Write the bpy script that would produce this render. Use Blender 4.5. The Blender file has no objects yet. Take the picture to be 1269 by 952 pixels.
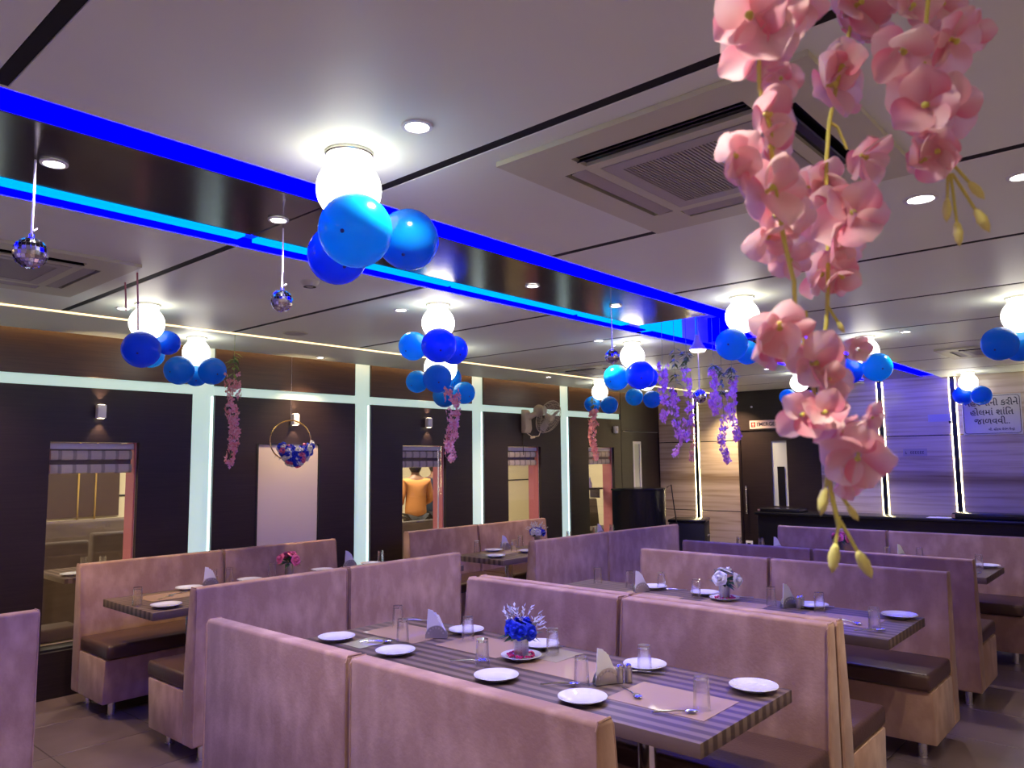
import bpy, bmesh, math, random
from mathutils import Vector, Matrix, Euler
import numpy as np
random.seed(7)
SC = bpy.context.scene
COL = SC.collection
R90 = math.pi / 2

# ------------------------------------------------------------------ camera
CAMH = 1.64          # eye height
CEIL = 2.60          # ceiling height
FPX, CW, CH = 942.0, 1269.0, 952.0
_yaw, _pit, _rol = math.radians(41.48), math.radians(5.78), math.radians(-.63)
_F = Vector((-math.sin(_yaw)*math.cos(_pit), math.cos(_yaw)*math.cos(_pit), math.sin(_pit)))
_R0 = Vector((math.cos(_yaw), math.sin(_yaw), 0)); _U0 = _R0.cross(_F)
_R = _R0*math.cos(_rol) + _U0*math.sin(_rol)
_U = _U0*math.cos(_rol) - _R0*math.sin(_rol)
EYE = Vector((0, 0, CAMH))
cam_d = bpy.data.cameras.new('camera'); cam = bpy.data.objects.new('camera', cam_d); COL.objects.link(cam)
M = Matrix((( _R.x, _U.x, -_F.x, EYE.x), (_R.y, _U.y, -_F.y, EYE.y), (_R.z, _U.z, -_F.z, EYE.z), (0, 0, 0, 1)))
cam.matrix_world = M
cam_d.sensor_fit = 'HORIZONTAL'; cam_d.sensor_width = 36; cam_d.lens = FPX/CW*36
cam_d.clip_start = .02; cam_d.clip_end = 100
cam_d.dof.use_dof = True; cam_d.dof.focus_distance = 4.0; cam_d.dof.aperture_fstop = 9.0
SC.camera = cam

# ------------------------------------------------------------------ world and exposure
w = bpy.data.worlds.new('world'); SC.world = w; w.use_nodes = True
w.node_tree.nodes['Background'].inputs[0].default_value = (.55, .6, .75, 1)
w.node_tree.nodes['Background'].inputs[1].default_value = .05
vs = SC.view_settings
vs.view_transform = 'Standard'; vs.look = 'None'; vs.exposure = 0.0; vs.gamma = 1.0; vs.use_curve_mapping = False
GLOBE_E, SPOT_E, BLUE_E, CYAN_E, COVE_E, TEAL_E = 6.5, 72.0, 24.0, 1.25, 2.6, .57

def _ray(u, v): return _F + _R*((u-CW/2)/FPX) - _U*((v-CH/2)/FPX)
def onz(u, v, z): d = _ray(u, v); return EYE + d*((z-CAMH)/d.z)
def onx(u, v, x): d = _ray(u, v); return EYE + d*(x/d.x)
def ony(u, v, y): d = _ray(u, v); return EYE + d*(y/d.y)
def dep(u, v, t): return EYE + _ray(u, v)*t
def depth(p): return (Vector(p)-EYE).dot(_F)

# ------------------------------------------------------------------ materials
MATS = {}
def mat(name, col=(.8, .8, .8), rough=.5, metal=0.0, spec=.5, emit=None, es=1.0, coat=0.0, trans=0.0, ior=1.45,
        noise=None, bump=None, sheen=0.0):
    """noise=(colour2, scale, (sx,sy,sz), lo, hi); bump=(strength, scale)"""
    m = bpy.data.materials.new(name); m.use_nodes = True; nt = m.node_tree
    b = nt.nodes['Principled BSDF']
    b.inputs['Base Color'].default_value = (*col, 1); b.inputs['Roughness'].default_value = rough
    b.inputs['Metallic'].default_value = metal; b.inputs['Specular IOR Level'].default_value = spec
    b.inputs['Coat Weight'].default_value = coat; b.inputs['Transmission Weight'].default_value = trans
    b.inputs['IOR'].default_value = ior; b.inputs['Sheen Weight'].default_value = sheen
    if emit:
        b.inputs['Emission Color'].default_value = (*emit, 1); b.inputs['Emission Strength'].default_value = es
    if noise or bump:
        tc = nt.nodes.new('ShaderNodeTexCoord')
    if noise:
        c2, sc, st, lo, hi = noise
        mp = nt.nodes.new('ShaderNodeMapping'); mp.inputs['Scale'].default_value = st
        nz = nt.nodes.new('ShaderNodeTexNoise'); nz.inputs['Scale'].default_value = sc; nz.inputs['Detail'].default_value = 5
        cr = nt.nodes.new('ShaderNodeValToRGB'); cr.color_ramp.elements[0].position = lo; cr.color_ramp.elements[1].position = hi
        cr.color_ramp.elements[0].color = (*col, 1); cr.color_ramp.elements[1].color = (*c2, 1)
        nt.links.new(tc.outputs['Object'], mp.inputs[0]); nt.links.new(mp.outputs[0], nz.inputs[0])
        nt.links.new(nz.outputs[0], cr.inputs[0]); nt.links.new(cr.outputs[0], b.inputs['Base Color'])
    if bump:
        n2 = nt.nodes.new('ShaderNodeTexNoise'); n2.inputs['Scale'].default_value = bump[1]; n2.inputs['Detail'].default_value = 4
        bp = nt.nodes.new('ShaderNodeBump'); bp.inputs['Strength'].default_value = bump[0]; bp.inputs['Distance'].default_value = .01
        nt.links.new(tc.outputs['Object'], n2.inputs[0]); nt.links.new(n2.outputs[0], bp.inputs['Height']); nt.links.new(bp.outputs[0], b.inputs['Normal'])
    MATS[name] = m
    return m

suede = mat('suede', (.325, .18, .12), .75, noise=((.47, .29, .20), 9, (1, 1, .55), .42, .68), bump=(.12, 60), sheen=.15)
leather = mat('brown_leather', (.075, .037, .030), .36, bump=(.15, 90))
chrome = mat('chrome', (.8, .8, .82), .12, 1)
steel = mat('brushed_steel', (.55, .54, .52), .28, 1)
black = mat('black_gloss', (.008, .008, .011), .25)
blackm = mat('black_matte', (.012, .011, .013), .6)
dark = mat('dark_gap', (.006, .005, .008), .8)
white = mat('white_paint', (.75, .74, .74), .5)
porcelain = mat('porcelain', (.64, .63, .66), .08, coat=.3)
ceilm = mat('ceiling_laminate', (.79, .84, .73), .45, spec=.16, noise=((.83, .88, .77), 1.2, (1, 1, 1), .3, .7))
wood = mat('dark_veneer', (.014, .0075, .0085), .42, noise=((.026, .015, .015), 5, (.6, .6, 22), .3, .75))
wood2 = mat('brown_veneer', (.055, .029, .022), .38, noise=((.085, .046, .032), 5, (.6, .6, 22), .3, .75))
chpanel = mat('channel_veneer', (.040, .030, .036), .16, noise=((.062, .048, .055), 4, (14, .5, 1), .3, .8), bump=(.03, 8))
floorm = mat('floor_tile', (.115, .080, .080), .34, noise=((.17, .12, .118), 3, (1, 1, 1), .35, .7))
grout = mat('floor_joint', (.018, .012, .012), .8)
teal = mat('lit_acrylic', (.6, .68, .66), .4, emit=(.60, .87, .74), es=TEAL_E)
tealled = mat('white_led', (.9, 1, 1), .4, emit=(.74, 1.0, .95), es=2.4)
warmled = mat('warm_led', (1, .9, .6), .4, emit=(1, .66, .30), es=COVE_E)
orangeled = mat('orange_led', (1, .7, .4), .4, emit=(1, .55, .22), es=9)
yellowled = mat('yellow_led', (1, 1, .7), .4, emit=(1, .90, .50), es=30)
bluel = mat('blue_led', (.0, .0, .02), .4, spec=0, emit=(.0, .0, 1.0), es=BLUE_E)
cyanl = mat('cyan_led', (.0, .2, .4), .4, spec=0, emit=(.0, .42, 1.0), es=CYAN_E)
globem = mat('opal_glass', (.9, .9, .85), .3, emit=(1, .93, .78), es=GLOBE_E)
spotm = mat('lamp_disc', (.9, .9, .9), .3, emit=(1, .92, .82), es=22)
acm = mat('ac_plastic', (.60, .60, .44), .45)
acm2 = mat('ac_grille', (.42, .39, .37), .45)
def thin_glass(name, refl_pow, glass_part=0.0, tint=(1, 1, 1)):
    m = bpy.data.materials.new(name); m.use_nodes = True; nt = m.node_tree; nt.nodes.remove(nt.nodes['Principled BSDF'])
    tr = nt.nodes.new('ShaderNodeBsdfTransparent'); tr.inputs[0].default_value = (*tint, 1)
    gs = nt.nodes.new('ShaderNodeBsdfGlossy'); gs.inputs['Roughness'].default_value = .01
    lw = nt.nodes.new('ShaderNodeLayerWeight'); pw = nt.nodes.new('ShaderNodeMath'); pw.operation = 'POWER'; pw.inputs[1].default_value = refl_pow
    nt.links.new(lw.outputs['Facing'], pw.inputs[0])
    fr = nt.nodes.new('ShaderNodeMath'); fr.operation = 'MULTIPLY_ADD'; fr.inputs[1].default_value = .75; fr.inputs[2].default_value = .05; nt.links.new(pw.outputs[0], fr.inputs[0])
    mx = nt.nodes.new('ShaderNodeMixShader'); out = nt.nodes['Material Output']
    nt.links.new(fr.outputs[0], mx.inputs[0]); nt.links.new(tr.outputs[0], mx.inputs[1]); nt.links.new(gs.outputs[0], mx.inputs[2])
    last = mx
    if glass_part:
        gl_ = nt.nodes.new('ShaderNodeBsdfGlass'); gl_.inputs['IOR'].default_value = 1.4; gl_.inputs['Roughness'].default_value = .01
        m2 = nt.nodes.new('ShaderNodeMixShader'); m2.inputs[0].default_value = glass_part
        nt.links.new(mx.outputs[0], m2.inputs[1]); nt.links.new(gl_.outputs[0], m2.inputs[2]); last = m2
    nt.links.new(last.outputs[0], out.inputs[0])
    return m
pane = thin_glass('window_glass', 4)
glassm = thin_glass('clear_glass', 2.5, .22)
napkin = mat('napkin_paper', (.72, .70, .68), .7)
matpaper = mat('placemat_paper', (.36, .23, .145), .5, coat=.5)
matcream = mat('reflection_cream', (.30, .26, .15), .5, coat=.5)  # yellowish table-top reflection painted as a flat colour
pinkw = mat('pink_plaster', (.55, .17, .19), .7)
cream = mat('cream_plaster', (.68, .60, .42), .7)
cloth_brown = mat('brown_cover', (.070, .046, .038), .7, noise=((.115, .080, .066), 3, (1, 1, 4), .3, .7))
gold = mat('gold_metal', (.75, .52, .18), .25, 1)
rose_blue = mat('blue_petal', (.006, .03, .55), .6)
rose_white = mat('white_petal', (.75, .74, .68), .6)
rose_pink = mat('pink_petal', (.75, .16, .30), .6)
leafm = mat('leaf', (.02, .065, .025), .5)
leafl = mat('light_leaf', (.16, .27, .06), .5)
frond = mat('grey_frond', (.55, .56, .60), .6)
magenta = mat('magenta_petal', (.5, .02, .12), .5)
stemm = mat('green_stem', (.60, .56, .10), .5)
budm = mat('bud_plastic', (.74, .70, .20), .5)
stringm = mat('string', (.65, .62, .66), .5)
pinkstr = mat('pink_ribbon', (.55, .22, .25), .5)
fanm = mat('fan_plastic', (.60, .53, .40), .4)
plasticw = mat('white_plastic', (.72, .72, .74), .4)
red = mat('sign_red', (.5, .03, .03), .5)
inkm = mat('sign_ink', (.03, .025, .05), .6)
signw = mat('sign_board', (.62, .60, .60), .4)
signp = mat('sign_strip', (.70, .52, .48), .5)
whitepanel = mat('white_panel', (.62, .53, .49), .35)
skinm = mat('skin', (.20, .10, .06), .55)
hairm = mat('hair', (.008, .007, .008), .6)
orange = mat('orange_shirt', (.52, .21, .06), .8)
navy = mat('navy_shirt', (.012, .02, .04), .8)
trous = mat('dark_trousers', (.03, .028, .03), .8)
blindm = None

def striped(name, c1, c2, axis, freq, rough=.3, coat=.0, extra=None, lo=.45, hi=.55, noise_amt=.25):
    """wood laminate with straight stripes across `axis` (object coordinates)"""
    m = bpy.data.materials.new(name); m.use_nodes = True; nt = m.node_tree; b = nt.nodes['Principled BSDF']
    tc = nt.nodes.new('ShaderNodeTexCoord'); sp = nt.nodes.new('ShaderNodeSeparateXYZ')
    nt.links.new(tc.outputs['Object'], sp.inputs[0])
    nz = nt.nodes.new('ShaderNodeTexNoise'); nz.inputs['Scale'].default_value = 3
    mp = nt.nodes.new('ShaderNodeMapping'); s = [1, 1, 1]; s[{'X': 1, 'Y': 0, 'Z': 0}[axis]] = .3; s['XYZ'.index(axis)] = 4; mp.inputs['Scale'].default_value = s
    nt.links.new(tc.outputs['Object'], mp.inputs[0]); nt.links.new(mp.outputs[0], nz.inputs[0])
    mu = nt.nodes.new('ShaderNodeMath'); mu.operation = 'MULTIPLY'; mu.inputs[1].default_value = freq*2*math.pi
    nt.links.new(sp.outputs[axis], mu.inputs[0])
    sn = nt.nodes.new('ShaderNodeMath'); sn.operation = 'SINE'; nt.links.new(mu.outputs[0], sn.inputs[0])
    ad = nt.nodes.new('ShaderNodeMath'); ad.operation = 'MULTIPLY_ADD'; ad.inputs[1].default_value = .5; ad.inputs[2].default_value = .5-noise_amt/2
    nt.links.new(sn.outputs[0], ad.inputs[0])
    a2 = nt.nodes.new('ShaderNodeMath'); a2.operation = 'MULTIPLY_ADD'; a2.inputs[1].default_value = noise_amt
    nt.links.new(nz.outputs[0], a2.inputs[0]); nt.links.new(ad.outputs[0], a2.inputs[2])
    cr = nt.nodes.new('ShaderNodeValToRGB'); cr.color_ramp.elements[0].position = lo; cr.color_ramp.elements[1].position = hi
    cr.color_ramp.elements[0].color = (*c1, 1); cr.color_ramp.elements[1].color = (*c2, 1)
    nt.links.new(a2.outputs[0], cr.inputs[0]); nt.links.new(cr.outputs[0], b.inputs['Base Color'])
    b.inputs['Specular IOR Level'].default_value = .3
    b.inputs['Roughness'].default_value = rough; b.inputs['Coat Weight'].default_value = coat; b.inputs['Coat Roughness'].default_value = .03
    return m
lamX = striped('zebra_laminate', (.072, .046, .038), (.175, .120, .094), 'Y', 16, .42, .0, lo=.3, hi=.7)
lamE = lamX
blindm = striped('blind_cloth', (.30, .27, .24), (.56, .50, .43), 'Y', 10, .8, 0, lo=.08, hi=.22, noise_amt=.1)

def travertine():
    m = bpy.data.materials.new('travertine_panel'); m.use_nodes = True; nt = m.node_tree; b = nt.nodes['Principled BSDF']
    tc = nt.nodes.new('ShaderNodeTexCoord'); mp = nt.nodes.new('ShaderNodeMapping'); mp.inputs['Scale'].default_value = (.45, .45, 11)
    nz = nt.nodes.new('ShaderNodeTexNoise'); nz.inputs['Scale'].default_value = 2.4; nz.inputs['Detail'].default_value = 5
    cr = nt.nodes.new('ShaderNodeValToRGB')
    e = cr.color_ramp.elements; e[0].position = .25; e[0].color = (.40, .30, .21, 1); e[1].position = .5; e[1].color = (.60, .49, .37, 1)
    n = e.new(.75); n.color = (.68, .58, .46, 1)
    nt.links.new(tc.outputs['Object'], mp.inputs[0]); nt.links.new(mp.outputs[0], nz.inputs[0]); nt.links.new(nz.outputs[0], cr.inputs[0])
    sp = nt.nodes.new('ShaderNodeSeparateXYZ'); nt.links.new(tc.outputs['Object'], sp.inputs[0])      # one broad brown vein at 1.36 m
    ad = nt.nodes.new('ShaderNodeMath'); ad.operation = 'MULTIPLY_ADD'; ad.inputs[1].default_value = .10; nt.links.new(nz.outputs[0], ad.inputs[0]); nt.links.new(sp.outputs['Z'], ad.inputs[2])
    vr = nt.nodes.new('ShaderNodeValToRGB'); v = vr.color_ramp.elements; mr = nt.nodes.new('ShaderNodeMapRange'); mr.inputs[1].default_value = 1.2; mr.inputs[2].default_value = 1.62
    nt.links.new(ad.outputs[0], mr.inputs[0]); nt.links.new(mr.outputs[0], vr.inputs[0])
    v[0].position = .22; v[0].color = (1, 1, 1, 1); v[1].position = .75; v[1].color = (1, 1, 1, 1)
    w1 = v.new(.45); w1.color = (.50, .44, .38, 1); w2 = v.new(.55); w2.color = (.58, .52, .45, 1)
    mx = nt.nodes.new('ShaderNodeMix'); mx.data_type = 'RGBA'; mx.blend_type = 'MULTIPLY'; mx.inputs[0].default_value = 1
    nt.links.new(cr.outputs[0], mx.inputs[6]); nt.links.new(vr.outputs[0], mx.inputs[7])
    nt.links.new(mx.outputs[2], b.inputs['Base Color']); b.inputs['Roughness'].default_value = .2
    return m
trav = travertine()

def translucent(name, col, rough, amt, noise=None):
    m = bpy.data.materials.new(name); m.use_nodes = True; nt = m.node_tree; b = nt.nodes['Principled BSDF']
    b.inputs['Base Color'].default_value = (*col, 1); b.inputs['Roughness'].default_value = rough
    tr = nt.nodes.new('ShaderNodeBsdfTranslucent'); tr.inputs[0].default_value = (*col, 1)
    mx = nt.nodes.new('ShaderNodeMixShader'); mx.inputs[0].default_value = amt
    if noise:
        at = nt.nodes.new('ShaderNodeTexCoord'); nz = nt.nodes.new('ShaderNodeTexNoise'); nz.inputs['Scale'].default_value = noise[1]
        cr = nt.nodes.new('ShaderNodeValToRGB'); cr.color_ramp.elements[0].position = .38; cr.color_ramp.elements[1].position = .66
        cr.color_ramp.elements[0].color = (*col, 1); cr.color_ramp.elements[1].color = (*noise[0], 1)
        nt.links.new(at.outputs['Object'], nz.inputs[0]); nt.links.new(nz.outputs[0], cr.inputs[0])
        nt.links.new(cr.outputs[0], b.inputs['Base Color']); nt.links.new(cr.outputs[0], tr.inputs[0])
    nt.links.new(b.outputs[0], mx.inputs[1]); nt.links.new(tr.outputs[0], mx.inputs[2])
    nt.links.new(mx.outputs[0], nt.nodes['Material Output'].inputs[0])
    return m
bal_a = translucent('balloon_sky', (.004, .40, .86), .16, .5)
bal_b = translucent('balloon_royal', (.004, .13, .80), .16, .5)
bal_c = translucent('balloon_azure', (.004, .26, .82), .16, .5)
bal_tip = mat('balloon_tip', (.002, .02, .16), .4)
petal_m = translucent('petal_pink', (.92, .64, .65), .6, .45, ((.86, .27, .38), 16))
petal_m2 = translucent('petal_pale', (.93, .72, .70), .6, .45, ((.88, .40, .48), 12))
wist_pink = translucent('wisteria_pink', (.80, .27, .30), .6, .3, ((.85, .55, .55), 60))
wist_purple = translucent('wisteria_purple', (.72, .27, .56), .6, .3, ((.90, .50, .64), 40))

# ------------------------------------------------------------------ mesh helpers
class B:
    def __init__(s): s.bm = bmesh.new()
    def box(s, x0, x1, y0, y1, z0, z1, bev=0, seg=2, mi=0):
        g = bmesh.ops.create_cube(s.bm, size=1, matrix=Matrix.Translation(((x0+x1)/2, (y0+y1)/2, (z0+z1)/2)) @ Matrix.Diagonal((x1-x0, y1-y0, z1-z0, 1)))
        vs = g['verts']; fs = list({f for v in vs for f in v.link_faces})
        for f in fs: f.material_index = mi
        if bev:
            es = list({e for v in vs for e in v.link_edges})
            bmesh.ops.bevel(s.bm, geom=es, offset=bev, segments=seg, profile=.5, affect='EDGES')
        return s
    def prism(s, pts, axis, a0, a1, bev=0, seg=3):
        """extrude polygon pts (2-D) along axis 'X','Y' or 'Z' from a0 to a1"""
        def P(p, a): return {'X': (a, p[0], p[1]), 'Y': (p[0], a, p[1]), 'Z': (p[0], p[1], a)}[axis]
        v0 = [s.bm.verts.new(P(p, a0)) for p in pts]; v1 = [s.bm.verts.new(P(p, a1)) for p in pts]
        n = len(pts); fs = [s.bm.faces.new(v0), s.bm.faces.new(v1[::-1])]
        for i in range(n): fs.append(s.bm.faces.new((v0[(i+1) % n], v0[i], v1[i], v1[(i+1) % n])))
        bmesh.ops.recalc_face_normals(s.bm, faces=fs)
        if bev:
            es = list({e for f in fs for e in f.edges})
            bmesh.ops.bevel(s.bm, geom=es, offset=bev, segments=seg, profile=.5, affect='EDGES')
        return s
    def cyl(s, p0, p1, r, r2=None, n=16, caps=True):
        p0, p1 = Vector(p0), Vector(p1); d = p1-p0
        q = d.to_track_quat('Z', 'Y').to_matrix().to_4x4()
        bmesh.ops.create_cone(s.bm, cap_ends=caps, segments=n, radius1=r, radius2=r if r2 is None else r2, depth=d.length, matrix=Matrix.Translation((p0+p1)/2) @ q)
        return s
    def sphere(s, c, r, sx=1, sy=1, sz=1, u=20, v=12):
        bmesh.ops.create_uvsphere(s.bm, u_segments=u, v_segments=v, radius=r, matrix=Matrix.Translation(c) @ Matrix.Diagonal((sx, sy, sz, 1)))
        return s
    def ico(s, c, r, sub=1, sc=(1, 1, 1)):
        bmesh.ops.create_icosphere(s.bm, subdivisions=sub, radius=r, matrix=Matrix.Translation(c) @ Matrix.Diagonal((*sc, 1)))
        return s
    def lathe(s, prof, n=24, c=(0, 0, 0)):
        rings = []
        for r, z in prof:
            if r < 1e-5: rings.append([s.bm.verts.new((c[0], c[1], c[2]+z))])
            else: rings.append([s.bm.verts.new((c[0]+r*math.cos(2*math.pi*i/n), c[1]+r*math.sin(2*math.pi*i/n), c[2]+z)) for i in range(n)])
        for a, b in zip(rings, rings[1:]):
            for i in range(n):
                j = (i+1) % n
                if len(a) == 1 and len(b) == 1: continue
                if len(a) == 1: s.bm.faces.new((a[0], b[j], b[i]))
                elif len(b) == 1: s.bm.faces.new((a[i], a[j], b[0]))
                else: s.bm.faces.new((a[i], a[j], b[j], b[i]))
        return s
    def tube(s, pts, r, n=6, closed=False, r_end=None):
        pts = [Vector(p) for p in pts]; rings = []; m = len(pts)
        for k, p in enumerate(pts):
            a = pts[(k-1) % m] if (k > 0 or closed) else p; b = pts[(k+1) % m] if (k < m-1 or closed) else p
            d = (b-a).normalized(); up = Vector((0, 0, 1)) if abs(d.z) < .95 else Vector((1, 0, 0))
            x = d.cross(up).normalized(); y = d.cross(x)
            rr = r if r_end is None else r+(r_end-r)*k/max(1, m-1)
            rings.append([s.bm.verts.new(p + x*rr*math.cos(2*math.pi*i/n) + y*rr*math.sin(2*math.pi*i/n)) for i in range(n)])
        prs = list(zip(rings, rings[1:])) + ([(rings[-1], rings[0])] if closed else [])
        for a, b in prs:
            for i in range(n): s.bm.faces.new((a[i], a[(i+1) % n], b[(i+1) % n], b[i]))
        if not closed:
            s.bm.faces.new(rings[0][::-1]); s.bm.faces.new(rings[-1])
        return s
    def quad(s, *p): s.bm.faces.new([s.bm.verts.new(q) for q in p]); return s
    def holed(s, outer, holes, thick, frame):
        """plate with holes; outer/holes 2-D loops, frame maps (a,b,c)->xyz"""
        es = []
        for lp in [outer]+holes:
            v = [s.bm.verts.new((p[0], p[1], 0)) for p in lp]
            es += [s.bm.edges.new((v[i], v[(i+1) % len(v)])) for i in range(len(v))]
        g = bmesh.ops.triangle_fill(s.bm, use_beauty=True, edges=es)
        fs = [f for f in g['geom'] if isinstance(f, bmesh.types.BMFace)]
        e = bmesh.ops.extrude_face_region(s.bm, geom=fs)
        for v in e['geom']:
            if isinstance(v, bmesh.types.BMVert): v.co.z += thick
        for v in s.bm.verts: v.co = Vector(frame(*v.co))
        return s

def obj(name, b, m=None, parent=None, smooth=True, loc=None, rot=None, ang=40):
    me = bpy.data.meshes.new(name)
    bm = b.bm if isinstance(b, B) else b
    bmesh.ops.recalc_face_normals(bm, faces=bm.faces[:])
    bm.to_mesh(me); bm.free()
    for x in (m if isinstance(m, (list, tuple)) else [m]):
        if x: me.materials.append(x)
    if smooth:
        me.shade_smooth(); me.set_sharp_from_angle(angle=math.radians(ang))
    return link(name, me, parent, loc, rot)
def link(name, me, parent=None, loc=None, rot=None):
    o = bpy.data.objects.new(name, me); COL.objects.link(o)
    if parent: o.parent = parent
    if loc is not None: o.location = loc
    if rot is not None: o.rotation_euler = rot
    return o
def tag(o, label, cat, group=None, kind=None):
    o['label'] = label; o['category'] = cat
    if group: o['group'] = group
    if kind: o['kind'] = kind
    return o
def thing(name, label, cat, loc=(0, 0, 0), rot=(0, 0, 0), group=None):
    o = bpy.data.objects.new(name, None); COL.objects.link(o); o.empty_display_size = .1
    o.location = loc; o.rotation_euler = rot
    return tag(o, label, cat, group)
def struct(o, label=None):
    o['kind'] = 'structure'
    if label: o['label'] = label
    return o
def sempty(name, label=None):
    o = bpy.data.objects.new(name, None); COL.objects.link(o); return struct(o, label)
def dup(root, loc=None, rot=None, label=None, group=None, scale=None):
    r = root.copy(); COL.objects.link(r)
    if loc is not None: r.location = loc
    if rot is not None: r.rotation_euler = rot
    if scale is not None: r.scale = (scale,)*3
    if label: r['label'] = label
    if group: r['group'] = group
    for ch in root.children:
        c = ch.copy(); COL.objects.link(c); c.parent = r
        for g in ch.children:
            d = g.copy(); COL.objects.link(d); d.parent = c
    return r
class Proto:
    """first use moves the prototype itself, later uses copy it"""
    def __init__(s, root): s.root = root; s.used = False
    def put(s, loc, rot, label, group=None, scale=None):
        if not s.used:
            s.used = True; r = s.root; r.location = loc; r.rotation_euler = rot; r['label'] = label
            if group: r['group'] = group
            if scale is not None: r.scale = (scale,)*3
            return r
        return dup(s.root, loc, rot, label, group, scale)

# ================================================================== SETTING
XW, YF, XR, YB = -6.15, 10.40, 2.3, -2.6       # left wall face, far wall face, right wall, wall behind the camera
# ---- floor of tiles
fl = struct(obj('floor', B().box(XW-.04, XR, YB, YF+.05, -.06, -.004), grout, smooth=False), 'dark brown tiled restaurant floor')
tile_b = B().box(-.298, .298, -.298, .298, -.008, 0, .002, 1)
tile = obj('tile', tile_b, floorm, fl); tm = tile.data; first = True
x = XW+.3
while x < XR-.28:
    y = YB+.32
    while y < YF-.2:
        if first: tile.location = (x, y, 0); first = False
        else: link('tile', tm, fl, (x, y, 0))
        y += .6
    x += .6
# ---- ceiling panels with dark joints
ce = sempty('ceiling', 'grey laminated panel ceiling with black joints')
JY = [.52+1.125*k for k in range(-3, 9)]
obj('joint_backing', B().box(-5.22, -3.10, YB, YF, CEIL+.02, CEIL+.04).box(-2.19, XR, YB, YF, CEIL+.02, CEIL+.04), dark, ce, False)
for j in JY:
    if YB < j < YF-.1:
        obj('joint_strip', B().box(-5.18, -3.087, j-.0185, j+.0185, CEIL+.0015, CEIL+.018), dark, ce, False); obj('joint_strip', B().box(-2.188, XR, j-.0185, j+.0185, CEIL+.0015, CEIL+.018), dark, ce, False)
edges = [YB]+[j for j in JY if YB < j < YF-.1]+[YF]
for (x0, x1) in ((-5.18, -3.085), (-2.19, XR)):
    for a, b in zip(edges, edges[1:]):
        g = .020
        obj('ceiling_panel', B().box(x0, x1, a+g, b-g, CEIL, CEIL+.019, .002, 1), ceilm, ce)
obj('border_panel', B().box(-6.02, -5.225, YB, YF, CEIL, CEIL+.03), ceilm, ce, False)
obj('slab', B().box(XW-.25, XR+.1, YB-.1, YF+.1, 2.95, 3.05), ceilm, ce, False)
obj('recess_side', B().box(-3.10, -3.085, YB, YF, CEIL, 2.95).box(-2.19, -2.175, YB, YF, CEIL, 2.95), white, ce, False)
# cove lights along the left border
tag(obj('cove_light', B().box(-5.222, -5.183, YB+.1, YF-.02, CEIL-.004, CEIL+.012), warmled), 'long yellow light strip set into the ceiling border', 'light strip')
tag(obj('wall_cove_light', B().box(-6.02, -5.99, YB+.1, YF-.02, CEIL+.032, CEIL+.05), orangeled), 'orange light strip washing the top of the dark wall', 'light strip')
# ---- ceiling channel: dark gloss boards between blue light strips
obj('channel_top', B().box(-3.09, -2.18, YB, YF, 2.86, 2.88), white, ce, False)
for i, (a, b) in enumerate(((YB+.1, 1.62), (1.626, 4.66), (5.95, YF-.2))):
    o = obj('channel_board', B().box(-2.90, -2.345, a, b, CEIL+.002, CEIL+.03, .003, 1), chpanel, ce)
for a, b, lb in ((YB+.1, 5.0, 'long blue light strip on the camera side of the dark ceiling board'), (5.9, YF-.35, 'blue light strip on the ceiling running up to the far wall')):
    tag(obj('blue_light_strip', B().box(-2.34, -2.195, a, b, CEIL+.004, CEIL+.014), bluel), lb, 'light strip')
tag(obj('blue_light_strip', B().box(-3.08, -2.985, YB+.1, 4.9, CEIL+.004, CEIL+.014), bluel), 'narrow blue light strip along the cyan tubes beyond the dark ceiling board', 'light strip')
tag(obj('blue_light_strip', B().box(-3.08, -2.985, 5.0, YF-.35, CEIL+.004, CEIL+.014), bluel), 'blue light strip beyond the pendant lamp on the window side', 'light strip')
cy = [(-.6, 1.60), (1.67, 2.84), (2.865, 3.985), (4.03, 4.55)]
cl = ['cyan light tube at the left picture edge of the ceiling channel', 'cyan light tube behind the nearest balloons', 'cyan light tube between two joints over the middle booths', 'short cyan light tube ending at the disco ball by the pendant']
for (a, b), lb in zip(cy, cl):
    tag(obj('cyan_light_tube', B().box(-2.975, -2.905, a, b, CEIL-.004, CEIL+.012), cyanl), lb, 'light tube', 'cyan tubes of the ceiling channel')
# opened recess in the middle of the channel
tag(obj('recess_light', B().box(-3.084, -3.074, 4.98, 5.62, CEIL+.02, 2.80), cyanl), 'bright cyan light panel inside the open ceiling recess', 'light panel')
tag(obj('recess_light', B().box(-3.0, -2.25, 5.93, 5.94, CEIL+.03, 2.84), bluel), 'deep blue light panel at the end of the ceiling recess', 'light panel')

# ---- left wall: white core, dark veneer panels, lit acrylic columns and band
wl = sempty('wall_left', 'dark veneer wall with lit acrylic cross bands')
PIT = 1.653; C0 = 3.05; CWD = .195
colc = [C0+PIT*k for k in range(-3, 4)]           # column centres
wins = {1: C0-PIT/2, 3: C0+1.5*PIT, 4: C0+2.5*PIT, 5: C0+3.5*PIT}; NICHE = C0+PIT/2
WH, WZ0, WZ1 = .312, .32, 1.815
BZ0, BZ1 = 2.222, 2.302
xc0, xc1 = XW-.17, XW-.04
cuts = sorted(wins.values()); yy = YB-.1
core = B()
for c in cuts:
    core.box(xc0, xc1, yy, c-WH, 0, 2.95); core.box(xc0, xc1, c-WH, c+WH, 0, WZ0); core.box(xc0, xc1, c-WH, c+WH, WZ1, 2.95); yy = c+WH
core.box(xc0, xc1, yy, YF+.1, 0, 2.95)
obj('core', core, white, wl, False)
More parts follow.
